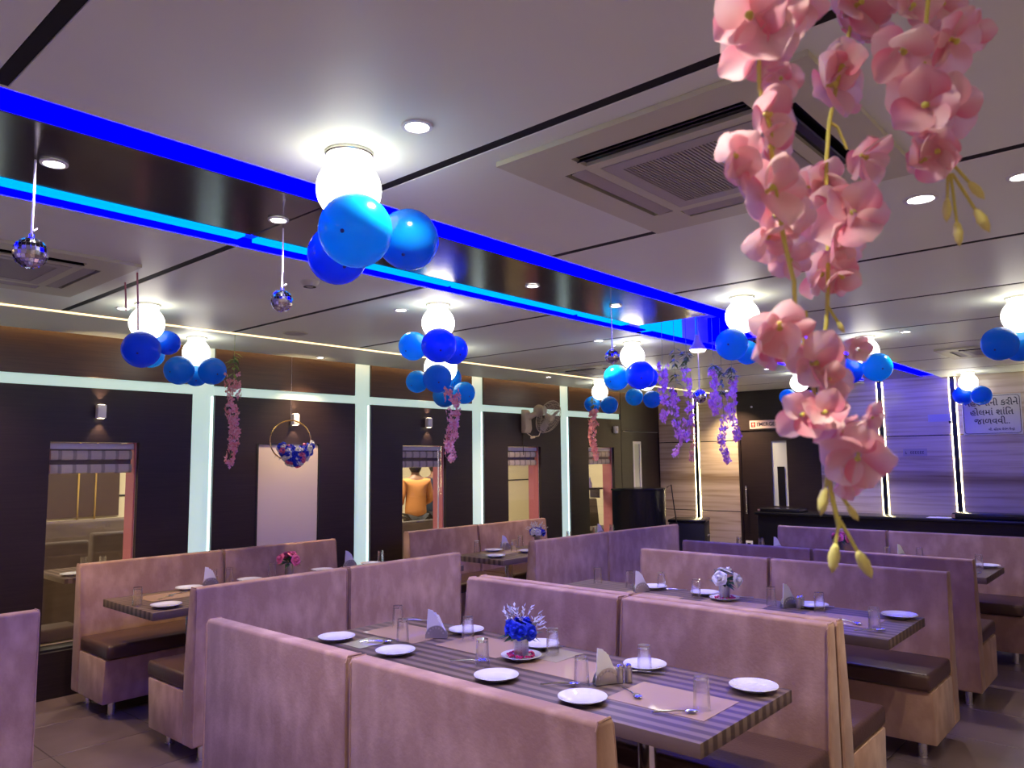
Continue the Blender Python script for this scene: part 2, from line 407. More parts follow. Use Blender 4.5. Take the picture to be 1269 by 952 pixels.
for n, c in wins.items():
    wn = sempty('window_%d' % n)
    jb = B().box(xc0-.03, xc1-.005, c+WH-.012, c+WH-.001, WZ0, WZ1).box(xc0-.03, xc1-.005, c-WH+.001, c-WH+.012, WZ0, WZ1)
    obj('jamb', jb, pinkw, wn, False)
    obj('sill', B().box(xc0-.03, xc1, c-WH, c+WH, WZ0, WZ0+.015), blackm, wn, False)
    obj('glass_pane', B().box(xc1-.006, xc1, c-WH+.001, c+WH-.001, WZ0+.016, WZ1-.002), pane, wn, False)
pan_hi = []
mods = [(colc[k]+CWD/2, colc[k+1]-CWD/2) for k in range(len(colc)-1)]+[(colc[-1]+CWD/2, 9.33)]
for a, b in mods:
    obj('upper_panel', B().box(xc1, XW, a, b, BZ1, CEIL+.14, .003, 1), wood2, wl)
    c = (a+b)/2
    if b == 9.33: c = wins[5]
    op = any(abs(c-q) < .1 for q in list(wins.values())+[NICHE])
    lo = B()
    if op:
        gp = .02 if abs(c-NICHE) < .1 else 0
        lo.box(xc1, XW, a, c-WH-gp, .0, BZ0); lo.box(xc1, XW, c+WH+gp, b, .0, BZ0)
        lo.box(xc1, XW, c-WH-gp, c+WH+gp, WZ1, BZ0); lo.box(xc1, XW, c-WH-gp, c+WH+gp, 0, WZ0)
    else: lo.box(xc1, XW, a, b, .0, BZ0)
    obj('lower_panel', lo, wood, wl, False)
for i, c in enumerate(colc):
    if c < .5: continue
    nm = ['first', 'second', 'third', 'fourth', 'fifth'][i-2]
    t = thing('light_column', '%s lit pale teal column on the dark wall counted from the left' % nm, 'wall light', (XW-.036, c, 0), group='lit columns of the dark wall')
    obj('acrylic_face', B().box(-.004, .010, -CWD/2, CWD/2, 0, CEIL+.1), teal, t, False)
    obj('led_edge', B().box(.0105, .014, CWD/2-.022, CWD/2-.004, 0, BZ0-.01), tealled, t, False)
for k, (a, b) in enumerate(mods):
    if b < 1.3: continue
    at = ['left of the first window', 'over the first window', 'over the gold hoop', 'over the two men', 'behind the wall fan', 'beside the far left door'][k-1] if k >= 1 else ''
    tag(obj('light_band', B().box(XW-.038, XW-.026, a+.001, b-.001 if b != 9.33 else 9.33, BZ0, BZ1), teal), 'horizontal pale teal light band %s' % at, 'wall light', 'lit bands of the dark wall')
obj('end_panel', B().box(xc1, XW, 9.34, YF, 2.06, CEIL+.14, .003, 1).box(xc1, XW, 9.34, 9.40, 0, 2.06), wood, wl)
# niche white board
nb = thing('white_board_panel', 'tall off-white panel in a dark frame behind the gold hoop', 'panel', (XW, NICHE, 0))
obj('board', B().box(-.036, -.012, -WH+.0, WH-.0, WZ0, WZ1-.01, .003, 1), whitepanel, nb)
obj('frame', B().box(-.036, .004, -WH-.019, -WH-.001, WZ0, WZ1).box(-.036, .004, WH+.001, WH+.019, WZ0, WZ1), blackm, nb, False)
# door on the left wall
d1 = sempty('door_1', 'dark door with a narrow glass slot in the left wall')
obj('leaf', B().box(xc1, XW-.012, 9.41, 9.66, 0, 2.05).box(xc1, XW-.012, 9.88, YF, 0, 2.05).box(xc1, XW-.012, 9.66, 9.88, 0, .82).box(xc1, XW-.012, 9.66, 9.88, 1.91, 2.05), wood, d1, False)
obj('slot_frame', B().box(XW-.02, XW-.008, 9.66, 9.70, .82, 1.91).box(XW-.02, XW-.008, 9.84, 9.88, .82, 1.91).box(XW-.02, XW-.008, 9.70, 9.84, .82, .86).box(XW-.02, XW-.008, 9.70, 9.84, 1.87, 1.91), plasticw, d1, False)
obj('slot_glass', B().box(XW-.026, XW-.02, 9.66, 9.88, .82, 1.91), mat('frosted_slot', (.55, .58, .48), .5), d1, False)

# ---- far wall
wf = sempty('wall_far', 'far wall of stone-look panels with vertical light strips')
obj('core', B().box(XW-.2, XR+.1, YF+.03, YF+.15, 0, 2.95), dark, wf, False)
rows = [(0.0, .874), (.886, 1.889), (1.901, CEIL+.06)]
LEDX = [-5.51, -2.905, -2.08, -1.255, XR]
segs = [(XW, -5.51-.037), (-5.51+.037, -4.85)]+[(-3.69, -2.905-.037)]+[(a+.037, b-.037) for a, b in zip(LEDX[1:], LEDX[2:])]
for a, b in segs:
    for z0, z1 in rows:
        obj('stone_panel', B().box(a+.001, b-.001, YF, YF+.03, z0, z1, .002, 1), trav, wf, loc=(0, 0, 0))
nm = {-5.51: 'between the yellow stone panels at the back left', -2.905: 'left of the bluish stone panel beside the emergency door', -2.08: 'left of the big lettered sign board', -1.255: 'right of the big lettered sign board'}
for xx in LEDX[:4]:
    t = thing('light_strip', 'vertical yellow-white double light strip %s' % nm.get(xx, 'further right on the far wall'), 'light strip', (xx, YF, 0), group='vertical strips of the far wall')
    obj('profile', B().box(-.028, .028, -.008, .03, .05, CEIL-.01), black, t, False)
    for sgn in (-1, 1):
        if sgn == -1 and xx == -5.51: obj('led', B().box(-.035, -.0285, -.004, .02, .05, CEIL-.01), yellowled, t, False)
        else: obj('led', B().box(*sorted((sgn*.0285, sgn*.0355)), -.004, .02, .05, CEIL-.01), yellowled, t, False)
obj('door_surround', B().box(-4.85, -3.69, YF-.01, YF+.03, 2.035, CEIL+.05, .003, 1).box(-4.85, -4.815, YF-.01, YF+.03, 0, 2.035).box(-3.725, -3.69, YF-.01, YF+.03, 0, 2.035), wood, wf)
d2 = sempty('door_2', 'dark emergency door with a narrow glass slot')
dx0, dx1 = -4.37, -4.15
obj('leaf', B().box(-4.81, dx0, YF+.005, YF+.03, 0, 2.03).box(dx1, -3.73, YF+.005, YF+.03, 0, 2.03).box(dx0, dx1, YF+.005, YF+.03, 0, .98).box(dx0, dx1, YF+.005, YF+.03, 1.88, 2.03), wood, d2, False)
obj('slot_glass', B().box(dx0, dx1, YF+.02, YF+.028, .98, 1.88), mat('lit_slot_glass', (.55, .60, .55), .35), d2, False)
obj('slot_view', B().box(dx0+.075, dx1-.045, YF+.012, YF+.019, .98, 1.52), black, d2, False)
obj('handle', B().cyl((-4.745, YF-.04, .86), (-4.745, YF-.04, 1.25), .011, n=12).cyl((-4.745, YF-.04, .9), (-4.745, YF+.006, .9), .007, n=8).cyl((-4.745, YF-.04, 1.21), (-4.745, YF+.006, 1.21), .007, n=8), chrome, d2)
# ---- unseen sides of the room
struct(obj('wall_right', B().box(XR, XR+.1, YB, YF, 0, 2.95), mat('wall_beige', (.72, .66, .60), .6), smooth=False))
struct(obj('wall_back', B().box(XW-.04, XR, YB-.1, YB, 0, 2.95), mat('wall_cream', (.70, .62, .54), .6), smooth=False))

# ---- the room seen through the windows
X2 = -10.4
r2 = sempty('wall_room_behind', 'cream room seen through the windows')
obj('back_face', B().box(X2-.1, X2, YB, YF+2, 0, 2.9), cream, r2, False)
obj('end_face', B().box(X2, xc0-.03, YF+1.9, YF+2.0, 0, 2.9).box(X2, xc0-.03, YB-.1, YB, 0, 2.9), cream, r2, False)
obj('dado_joint', B().box(X2, X2+.012, YB, YF+1.9, 1.24, 1.262), blackm, r2, False)
struct(obj('floor_room_behind', B().box(X2, xc0-.03, YB, YF+1.9, -.06, 0), mat('floor_tan', (.30, .22, .14), .5), smooth=False))
struct(obj('ceiling_room_behind', B().box(X2, xc0-.03, YB, YF+1.9, 2.7, 2.8), white, smooth=False))
for yy, w_ in ((1.2, 'first'), (4.2, 'second'), (7.2, 'third'), (10.2, 'fourth')):
    t = thing('ceiling_light', '%s round ceiling light of the cream room behind the windows' % w_, 'ceiling light', (-8.4, yy, 2.7), group='lights of the cream room')
    obj('rim', B().lathe([(.0, 0), (.17, 0), (.17, -.03), (.15, -.035)]), plasticw, t)
    obj('diffuser', B().lathe([(.15, -.03), (.1, -.045), (0, -.05)]), mat('room_lamp', (1, .9, .7), .4, emit=(1, .90, .68), es=380), t)

# ================================================================== BENCHES
bench_cache = {}
def bench(L, rot, loc, label, group):
    """local: x along 0..L, backrest rear at y=0, seat towards +y"""
    key = round(L, 2)
    t = thing('booth_bench', label, 'bench', loc, (0, 0, rot), group)
    if key not in bench_cache:
        parts = []
        prof = [(0, .10), (0, .955), (.074, .955), (.122, .47), (.122, .10)]
        parts.append(('backrest', obj('backrest', B().prism(prof, 'X', .003, L-.003, .013, 3), suede)))
        parts.append(('base', obj('base', B().prism([(.124, .10), (.124, .384), (.575, .384), (.545, .10)], 'X', .005, L-.005, .010, 2), suede)))
        parts.append(('seat_cushion', obj('seat_cushion', B().box(.007, L-.007, .118, .60, .386, .478, .022, 3), leather)))
        for xx in (.010, L-.010):
            wb = B().tube([(xx, -.001, .12), (xx, -.001, .935), (xx, .010, .955), (xx, .064, .955), (xx, .077, .935), (xx, .124, .48)], .004, 5)
            parts.append(('piping', obj('piping', wb, suede)))
        for fx in (.10, L-.10):
            for fy in (.07, .46):
                parts.append(('leg', obj('leg', B().cyl((fx, fy, 0), (fx, fy, .104), .024, .024, 14).cyl((fx, fy, 0), (fx, fy, .012), .028, .028, 14), chrome)))
        bench_cache[key] = [(n, o.data) for n, o in parts]
        for n, o in parts: o.parent = t
    else:
        for n, me in bench_cache[key]: link(n, me, t)
    return t
GF = 'booth benches of the middle rows'; GL = 'booth benches along the dark wall'
def pair(xl, xm, xr, rear, face, labs, grp):
    for (a, b), lb in zip(((xl, xm-.004), (xm+.004, xr)), labs):
        if face > 0: bench(b-a, 0, (a, rear, 0), lb, grp)
        else: bench(b-a, math.pi, (b, rear, 0), lb, grp)
pair(-3.315, -2.275, -1.20, 1.685, 1, ('nearest tan suede bench showing its back, left half by the photo bottom', 'nearest tan suede bench showing its back, right half in front of the blue-rose table'), GF)
pair(-3.25, -2.18, -1.155, 3.332, -1, ('bench facing the camera behind the blue-rose table, left half', 'bench facing the camera behind the blue-rose table, right half'), GF)
pair(-3.25, -2.18, -1.15, 3.348, 1, ('bench turned to the white-rose table, back-to-back left half', 'bench turned to the white-rose table, brown seat showing at right half'), GF)
pair(-3.225, -2.20, -1.11, 5.19, -1, ('bench facing the camera behind the white roses, left half', 'bench facing the camera beside the white-rose table end, right half'), GF)
pair(-3.26, -2.175, -1.11, 5.83, 1, ('bench back in the third row, left half below the hanging wisteria', 'bench back in the third row, right half with brown seat at the aisle'), GF)
pair(-3.19, -2.145, -1.04, 7.72, -1, ('farthest middle-row bench before the black counter, left half', 'farthest middle-row bench before the black counter, right half'), GF)
def pairL(y0, ym, y1, rear, face, labs, rots=(0, 0), dx=(0, 0)):
    for k, ((a, b), lb) in enumerate(zip(((y0, ym-.004), (ym+.004, y1)), labs)):
        if lb is None: continue
        if face < 0: bench(b-a, R90+math.radians(rots[k]), (rear+dx[k], a, 0), lb, GL)
        else: bench(b-a, -R90+math.radians(rots[k]), (rear+dx[k], b, 0), lb, GL)
pairL(2.05, 3.085, 4.11, -4.165, -1, ('lilac-lit bench back beside the pink-rose table, left half', 'lilac-lit bench back beside the pink-rose table, right half'))
pairL(5.06, 6.08, 7.25, -4.235, -1, ('bench back below the wall fan, half nearer the camera', 'bench back below the wall fan, far half near the black desk'), (-3, -5), (0, .055))
pairL(-.8, .25, 1.29, -4.15, -1, (None, 'bench end cut off by the left picture edge'))
pairL(2.03, 3.095, 4.17, -5.90, 1, ('bench against the dark wall under the first window', 'bench against the dark wall under the gold hoop'))
pairL(5.0, 5.985, 7.15, -5.88, 1, ('bench against the dark wall under the window with two men', 'bench against the dark wall under the wall fan'))

# ================================================================== TABLES
TZ = .76
tab_n = {}
def table(name_lbl, x0, x1, y0, y1):
    lx, ly = x1-x0, y1-y0
    t = thing('dining_table', name_lbl, 'table', ((x0+x1)/2, (y0+y1)/2, 0), group='striped dining tables')
    longx = lx > ly
    L, W = (lx, ly) if longx else (ly, lx)
    rot = 0 if longx else R90
    top = obj('table_top', B().box(-L/2, L/2, -W/2, W/2, TZ-.048, TZ, .003, 2), lamX, t, rot=(0, 0, rot))
    for s in (-1, 1):
        p = (s*(L/2-.42), 0) if longx else (0, s*(L/2-.42))
        pd = obj('pedestal', B().cyl((p[0], p[1], .025), (p[0], p[1], TZ-.06), .038, n=20), chrome, t)
        obj('base_plate', B().lathe([(0, .028), (.19, .022), (.21, .012), (.21, 0), (0, 0)], 28, (p[0], p[1], 0)), chrome, pd)
        obj('top_flange', B().box(p[0]-.14, p[0]+.14, p[1]-.14, p[1]+.14, TZ-.066, TZ-.049), blackm, pd, False)
    return t
table('striped laminate table set with blue roses in front', -3.40, -1.20, 2.22, 2.95)
table('striped laminate table set with white roses', -3.40, -1.15, 4.02, 4.70)
table('striped laminate table before the farthest middle bench', -3.40, -1.16, 6.47, 7.18)
table('striped wall table set with pink roses', -5.44, -4.69, 2.05, 4.66)
table('striped wall table set with a blue and white posy', -5.25, -4.63, 5.09, 7.7)

# ---- tableware prototypes
pl = thing('plate', 'plate', 'plate')
obj('dish', B().lathe([(0, .004), (.055, .004), (.062, .006), (.088, .016), (.092, .0175), (.091, .0195), (.086, .0185), (.060, .0095), (.052, .0075), (0, .0075)], 40), porcelain, pl)
obj('foot_ring', B().lathe([(.042, .004), (.042, 0), (.050, 0), (.052, .004)], 32), porcelain, pl)
P_plate = Proto(pl)
gl = thing('tumbler', 'glass', 'glass')
obj('body', B().lathe([(.0295, 0), (.031, 0), (.0265, .104), (.0255, .112), (0, .112), (0, .100), (.0225, .099), (.0245, .09), (.0292, .003), (.0295, 0)], 28), glassm, gl)
P_glass = Proto(gl)
sp = thing('spoon', 'spoon', 'spoon')
obj('bowl', B().sphere((0, 0, .008), .018, 1.35, .85, .28, 16, 8), chrome, sp)
obj('handle', B().tube([(-.022, 0, .006), (-.05, 0, .008), (-.10, 0, .006), (-.135, 0, .004)], .0032, 6), chrome, sp)
P_spoon = Proto(sp)
fk = thing('fork', 'fork', 'fork')
obj('head', B().box(-.03, -.005, -.010, .010, .004, .006).box(-.006, .03, -.010, -.006, .004, .006).box(-.006, .03, -.002, .002, .004, .006).box(-.006, .03, .006, .010, .004, .006), steel, fk, False)
obj('handle', B().tube([(-.03, 0, .005), (-.06, 0, .007), (-.13, 0, .004)], .003, 6), steel, fk)
P_fork = Proto(fk)
nh = thing('napkin_holder', 'holder', 'napkin holder')
def arc2(rx, rz, n=18): return [(rx*math.cos(math.pi*i/n), rz*math.sin(math.pi*i/n)) for i in range(n+1)]
def circ(cx, cz, r, n=8): return [(cx+r*math.cos(2*math.pi*i/n), cz+r*math.sin(2*math.pi*i/n)) for i in range(n)]
for s in (-1, 1):
    hs = [circ(.040*math.cos(a), .006+.040*math.sin(a), .0055) for a in [math.pi*(.12+.127*k) for k in range(7)]]
    obj('side_plate', B().holed(arc2(.055, .058), hs, .0016, lambda a, b, c, s=s: (a, s*.014+c, b+.004)), steel, nh, False)
obj('base_tray', B().box(-.054, .054, -.016, .016, 0, .004), steel, nh, False)
P_hold = Proto(nh)
nk = thing('paper_napkin', 'napkin', 'napkin')
for k, (dx_, tl) in enumerate(((-.006, .0), (.004, .12), (.010, .25))):
    obj('sheet', B().prism([(-.045+dx_, .004), (.046+dx_*.3, .004), (.045, .03), (-.012+dx_+tl*.05, .128-.012*k), (-.036+dx_, .135-.012*k)], 'Y', -.009+k*.006, -.0045+k*.006), napkin, nk, False)
P_nap = Proto(nk)
sh = thing('shaker', 'shaker', 'shaker')
obj('body', B().lathe([(0, 0), (.0145, 0), (.015, .004), (.015, .05), (.0135, .056), (0, .056)], 20), steel, sh)
obj('cap', B().lathe([(.0125, .056), (.0125, .064), (.006, .070), (0, .071)], 16), chrome, sh)
P_shake = Proto(sh)
mt_b = B().box(-.20, .20, -.135, .135, 0, .0012)
mt = tag(obj('placemat', mt_b, matpaper, smooth=False), 'mat', 'placemat'); P_mat = Proto(mt)
refl_b = B().box(-.075, .075, -.10, .10, 0, .001)
reflo = tag(obj('reflection_patch', refl_b, matcream, smooth=False), 'card', 'painted reflection'); P_refl = Proto(reflo)  # thin patch that paints a reflection onto the table top

def rose_mesh():
    b = B()
    for ring, (n, r, h, tilt) in enumerate(((5, .019, .012, .9), (4, .013, .016, .5), (3, .007, .018, .2))):
        for k in range(n):
            a = 2*math.pi*k/n+ring*.5
            o = Vector((math.cos(a), math.sin(a), 0)); t_ = Vector((-math.sin(a), math.cos(a), 0))
            p = []
            for u in (-1, -.4, .4, 1):
                for q in (0, 1, 2):
                    rr = r*(.35+.45*q)*(1-.18*u*u); hh = h*(-.4+.62*q)-(.004*q*q*tilt)
                    p.append(o*rr+t_*u*r*(.42+.28*q)+Vector((0, 0, hh)))
            vv = [b.bm.verts.new(x_) for x_ in p]
            for i in range(3):
                for q in range(2): b.bm.faces.new((vv[i*3+q], vv[i*3+3+q], vv[i*3+4+q], vv[i*3+1+q]))
    b.ico((0, 0, .004), .010, 1, (1, 1, 1.2))
    o = obj('tmp', b, None); me = o.data; bpy.data.objects.remove(o); return me
ROSE = {}
_rm = rose_mesh()
for k, m_ in (('blue', rose_blue), ('white', rose_white), ('pink', rose_pink)):
    me = _rm.copy(); me.materials.clear(); me.materials.append(m_); ROSE[k] = me
def leaf_fan(b, c, d, L, W):
    d = Vector(d).normalized(); s = d.cross(Vector((0, 0, 1))).normalized(); n = s.cross(d)
    c = Vector(c); a = [c, c+d*L*.4+s*W-n*.002, c+d*L-n*L*.15, c+d*L*.4-s*W-n*.002, c+d*L*.45+n*W*.3]
    v = [b.bm.verts.new(q) for q in a]
    for i, j in ((0, 1), (1, 2), (2, 3), (3, 0)): b.bm.faces.new((v[i], v[j], v[4]))
perf = bpy.data.materials.new('perforated_steel'); perf.use_nodes = True
_nt = perf.node_tree; _b = _nt.nodes['Principled BSDF']; _b.inputs['Metallic'].default_value = .9; _b.inputs['Roughness'].default_value = .3
_tc = _nt.nodes.new('ShaderNodeTexCoord'); _mp = _nt.nodes.new('ShaderNodeMapping'); _mp.inputs['Scale'].default_value = (7, 7, 8)
_vo = _nt.nodes.new('ShaderNodeTexVoronoi'); _vo.inputs['Scale'].default_value = 1.0; _vo.inputs['Randomness'].default_value = 0
_cr = _nt.nodes.new('ShaderNodeValToRGB'); _cr.color_ramp.elements[0].position = .2; _cr.color_ramp.elements[1].position = .27
_cr.color_ramp.elements[0].color = (.02, .02, .02, 1); _cr.color_ramp.elements[1].color = (.5, .49, .47, 1)
_nt.links.new(_tc.outputs['Generated'], _mp.inputs[0]); _nt.links.new(_mp.outputs[0], _vo.inputs[0]); _nt.links.new(_vo.outputs['Distance'], _cr.inputs[0]); _nt.links.new(_cr.outputs[0], _b.inputs['Base Color'])
def posy(loc, label, kinds, fr=True, dish=True, seed=1, n=9, sc=1.0, dlab=None):
    rng = random.Random(seed)
    if dish:
        P_plate.put(loc, (0, 0, 0), dlab, 'white plates')
        pt = thing('petal_heap', 'heap of magenta petals around the steel vase of %s' % label.split(' with ')[-1], 'petals', (loc[0], loc[1], loc[2]+.0085))
        bb = B()
        for k in range(26):
            a = rng.uniform(0, 6.28); r = rng.uniform(.040, .062)
            bb.ico((r*math.cos(a), r*math.sin(a), .007+.004*rng.random()), .0085, 1, (1, 1, .7))
        o = obj('petals', bb, magenta, pt); o['kind'] = 'stuff'
        loc = (loc[0], loc[1], loc[2]+.0085)
    t = thing('flower_vase', label, 'flowers', loc)
    obj('vase', B().lathe([(0, 0), (.031, 0), (.033, .003), (.033, .088), (.0345, .09), (.032, .0905), (.030, .086), (.030, .006), (0, .006)], 28), perf, t)
    lb = B()
    for k in range(30):
        a = rng.uniform(0, 6.28); e = rng.uniform(-.45, .9)
        leaf_fan(lb, (.012*math.cos(a), .012*math.sin(a), .09+.02*rng.random()), (math.cos(a)*math.cos(e), math.sin(a)*math.cos(e), math.sin(e)), rng.uniform(.06, .10), rng.uniform(.013, .02))
    obj('foliage', lb, leafm, t)
    for k in range(n):
        a = 2.4*k+rng.uniform(-.3, .3); e = .25+1.1*((k*.618) % 1)
        d = Vector((math.cos(a)*math.cos(e), math.sin(a)*math.cos(e), math.sin(e)*.85))
        p = Vector((0, 0, .105))+Vector((d.x*.066, d.y*.066, d.z*.050))*sc
        o = link('rose', ROSE[kinds[k % len(kinds)]], t, p, d.to_track_quat('Z', 'Y').to_euler()); o.scale = (sc*1.35,)*3
    if fr:
        fb = B()
        for k in range(22):
            a = rng.uniform(0, 6.28); e = rng.uniform(.15, 1.25); d = Vector((math.cos(a)*math.cos(e), math.sin(a)*math.cos(e), math.sin(e)))
            p0 = Vector((0, 0, .105))+d*.078
            for q in range(7):
                dd = (d+Vector((rng.uniform(-.8, .8), rng.uniform(-.8, .8), rng.uniform(-.4, .7)))).normalized()
                leaf_fan(fb, p0+d*.007*q, dd, .022, .0045)
        obj('fronds', fb, frond, t)
    return t

# ---- layout of the tables, contact points taken at table height
TRECT = {}
def lay(u, v, dz=0, rc=None, m=.04):
    p = onz(u, v, TZ+dz)
    if rc: return (min(max(p.x, rc[0]+m), rc[1]-m), min(max(p.y, rc[2]+m), rc[3]-m), TZ)
    return (p.x, p.y, TZ)
SIDE = ['first', 'second', 'third', 'fourth', 'fifth', 'sixth', 'seventh', 'eighth', 'ninth']
def put_all(tname, plates, glasses, holders, shakers, spoons, forks, mats, reflections, rz=0, rc=None):
    """each list holds picture points in order from left to right; used for labels and layout"""
    zt = TZ+.0005
    def place(P, pts, noun, grp, z, m=.04, dz=0):
        n = len(pts)
        for i, q in enumerate(pts):
            p = lay(q[0], q[1], dz, rc, m)
            wh = '' if n == 1 else (' the only' if n == 1 else ' %s from left' % SIDE[i])
            lb = '%s%s on the %s' % (noun, ',%s,' % wh if n > 1 else '', tname)
            P.put((p[0], p[1], z), (0, 0, rz+(math.radians(q[2]) if len(q) > 2 else 0)), lb, grp)
    place(P_mat, mats, 'tan paper placemat', 'paper placemats', zt, .205)
    place(P_refl, reflections, 'flat cream patch painted as a reflection', 'cream cards', zt+.0014)
    zz = TZ+.0032
    place(P_plate, plates, 'round white plate', 'white plates', zz, .095, .014)
    place(P_glass, glasses, 'upturned clear glass tumbler', 'glass tumblers', zz)
    place(P_hold, holders, 'steel napkin holder with round holes', 'napkin holders', zz, .07)
    for i, q in enumerate(holders):
        p = lay(q[0], q[1], 0, rc, .07); n = len(holders)
        P_nap.put((p[0], p[1], zz+.005), (0, 0, rz+math.radians(q[2])), 'folded white napkins in the %snapkin holder on the %s' % ('%s ' % ('left' if i == 0 else 'right') if n > 1 else '', tname), 'folded napkins')
    place(P_shake, shakers, 'small steel shaker', 'steel shakers', zz)
    place(P_spoon, spoons, 'shiny steel spoon', 'spoons', zz)
    place(P_fork, forks, 'dark steel fork', 'forks', zz)
put_all('blue-rose table',
    [(417, 790), (490, 807), (582, 780), (615, 838), (672, 798), (722, 865), (802, 823), (934, 851)],
    [(493, 778), (499, 797), (580, 794), (598, 826), (685, 811), (721, 851), (799, 835), (870, 880)],
    [(541, 791, 35), (752, 848, 62)], [(768, 847), (779, 846)],
    [(480, 797, 40), (596, 821, 40), (712, 850, 40), (790, 866, -30), (857, 885, 40)], [(540, 768, 30), (690, 803, 25), (815, 836, 25)],
    [(505, 785), (600, 801), (705, 828), (832, 868)], [(455, 797), (690, 813)], rc=(-3.40, -1.20, 2.22, 2.95))
put_all('white-rose table',
    [(820, 725), (890, 730), (1012, 748), (1116, 762)],
    [(741, 724), (781, 729), (820, 731), (863, 741), (956, 752), (1016, 760), (1084, 781)],
    [(795, 734, 60), (978, 753, 62)], [(990, 755), (994, 754)], [(1063, 775, -30), (1092, 783, 40)], [(850, 731, 25), (930, 741, 25), (1035, 750, 25)],
    [(800, 740), (905, 750), (1040, 768)], [], rc=(-3.40, -1.15, 4.02, 4.70))
put_all('farthest middle table', [(1080, 682), (1233, 702)], [(922, 674), (962, 678), (1061, 681), (1112, 689), (1158, 689), (1214, 706)],
    [(985, 679, 60), (1131, 690, 62)], [], [(1212, 712, 40)], [], [(1000, 682), (1180, 700)], [], rc=(-3.40, -1.16, 6.47, 7.18))
R2 = R90
put_all('pink-rose wall table', [(206, 750), (231, 728), (306, 718), (389, 705), (447, 697)], [(170, 751), (237, 720), (274, 721), (337, 716), (472, 699)],
    [(261, 727, -20), (424, 702, -20)], [], [(212, 740, 30)], [(228, 735, 25)], [(215, 738), (345, 714)], [], rz=R2, rc=(-5.44, -4.69, 2.05, 4.66))
put_all('posy wall table', [(591, 680), (614, 689), (653, 683), (690, 667), (744, 660)], [(577, 684), (637, 684), (645, 678), (705, 671), (737, 665), (758, 661)],
    [(626, 681, -20), (722, 663, -20)], [(621, 681), (625, 682)], [], [], [(620, 684), (700, 668)], [], rz=R2, rc=(-5.25, -4.63, 5.09, 7.7))
p = onz(646, 817, TZ); posy((p.x, p.y, TZ+.0032), 'perforated steel vase with blue roses and grey fronds', ['blue'], True, True, 3, 8, 1.12, 'white plate under the vase of blue roses')
p = onz(898, 744, TZ); posy((p.x, p.y, TZ+.0032), 'perforated steel vase with three white roses', ['white'], False, True, 5, 4, 1.45, 'white plate under the vase of white roses')
p = onz(1042, 683, TZ); posy((p.x, p.y, TZ+.0032), 'small vase with deep pink roses on the farthest middle table', ['pink'], False, False, 8, 5, 1.2)
p = onz(358, 713, TZ); posy((p.x, p.y, TZ+.0032), 'vase with two pink roses on the wall table', ['pink'], False, False, 11, 5, 1.35)
p = onz(666, 674, TZ); posy((p.x, p.y, TZ+.0032), 'posy with blue and white roses on the wall table', ['blue', 'blue', 'white'], True, False, 13, 9, 1.2)

# ================================================================== CEILING FIXTURES
def spot(u, v, label, r=.045, lamp=True, e=1.0, z=CEIL, hid=False, col=(1, .89, .76)):
    p = onz(u, v, z) if not hid else Vector((u, v, z))
    t = thing('downlight', label, 'downlight', (p.x, p.y, z), group='recessed ceiling downlights')
    obj('rim', B().lathe([(r*.72, -.001), (r*.78, -.006), (r, -.005), (r*1.02, 0), (r*.72, 0)], 28), plasticw, t)
    obj('lamp_disc', B().lathe([(0, -.002), (r*.7, -.002), (r*.7, -.0005)], 20), spotm, t)
    if lamp:
        ld = bpy.data.lights.new('downlight_beam', 'SPOT'); ld.energy = SPOT_E*e; ld.spot_size = math.radians(110); ld.spot_blend = .8; ld.color = col; ld.shadow_soft_size = .03
        lo = bpy.data.objects.new('downlight_beam', ld); COL.objects.link(lo); lo.parent = t; lo.location = (0, 0, -.015)
    return t
spot(517, 156, 'round downlight on the ceiling right of the nearest globe lamp')
spot(67, 202, 'downlight in the dark board beside the leftmost disco ball', .04)
spot(345, 272, 'downlight in the dark board above the second disco ball', .04)
spot(660, 354, 'downlight in the middle of the dark ceiling board', .04)
spot(763, 379, 'downlight in the dark board near the pendant lamp', .04)
spot(1141, 246, 'large bright downlight under the flower buds', .06)
spot(1266, 218, 'downlight cut off by the right picture edge')
spot(497, 384, 'downlight left of the middle double balloon cluster')
W_ = (1, .72, .40)
spot(153, 382, 'downlight behind the pink ribbons at the left', e=1.3, col=W_)
spot(397, 443, 'downlight in the ceiling border over the gold hoop', .04, e=1.4, col=W_)
spot(680, 467, 'downlight in the ceiling border over the wall fan', .04, e=1.4, col=W_)
spot(742, 422, 'downlight left of the globe near the pendant lamp')
spot(1122, 411, 'downlight above the balloons at the far right')
spot(900, 484, 'downlight at the far end of the ceiling border before the yellow stone panels', .04, e=3.2, col=W_)
spot(1003, 466, 'added fill downlight before the far wall, hidden behind the pink flowers', .04, e=2.4)  # added out of sight to brighten the right-hand stone panels
spot(951, 457, 'downlight in front of the emergency door')
for x_, y_, w_ in ((.9, 1.4, 'over the aisle right of the nearest table'), (.9, 4.2, 'over the aisle right of the white-rose table'), (-.6, -1.2, 'behind the camera'), (1.0, 7.2, 'over the aisle right of the farthest table'), (1.9, .6, 'by the right wall beside the camera'), (1.9, 2.4, 'by the right wall level with the nearest table'), (1.9, -1.2, 'by the right wall behind the camera'), (-2.6, -1.6, 'by the wall behind the camera'), (-5.75, 1.2, 'in the ceiling border left of the picture'), (.6, -2.0, 'at the right end of the wall behind the camera')):
    spot(x_, y_, 'added fill downlight %s, outside the picture' % w_, hid=True, e=1.3, col=(1, .77, .50))  # unseen lamps added for warm fill and bounce light

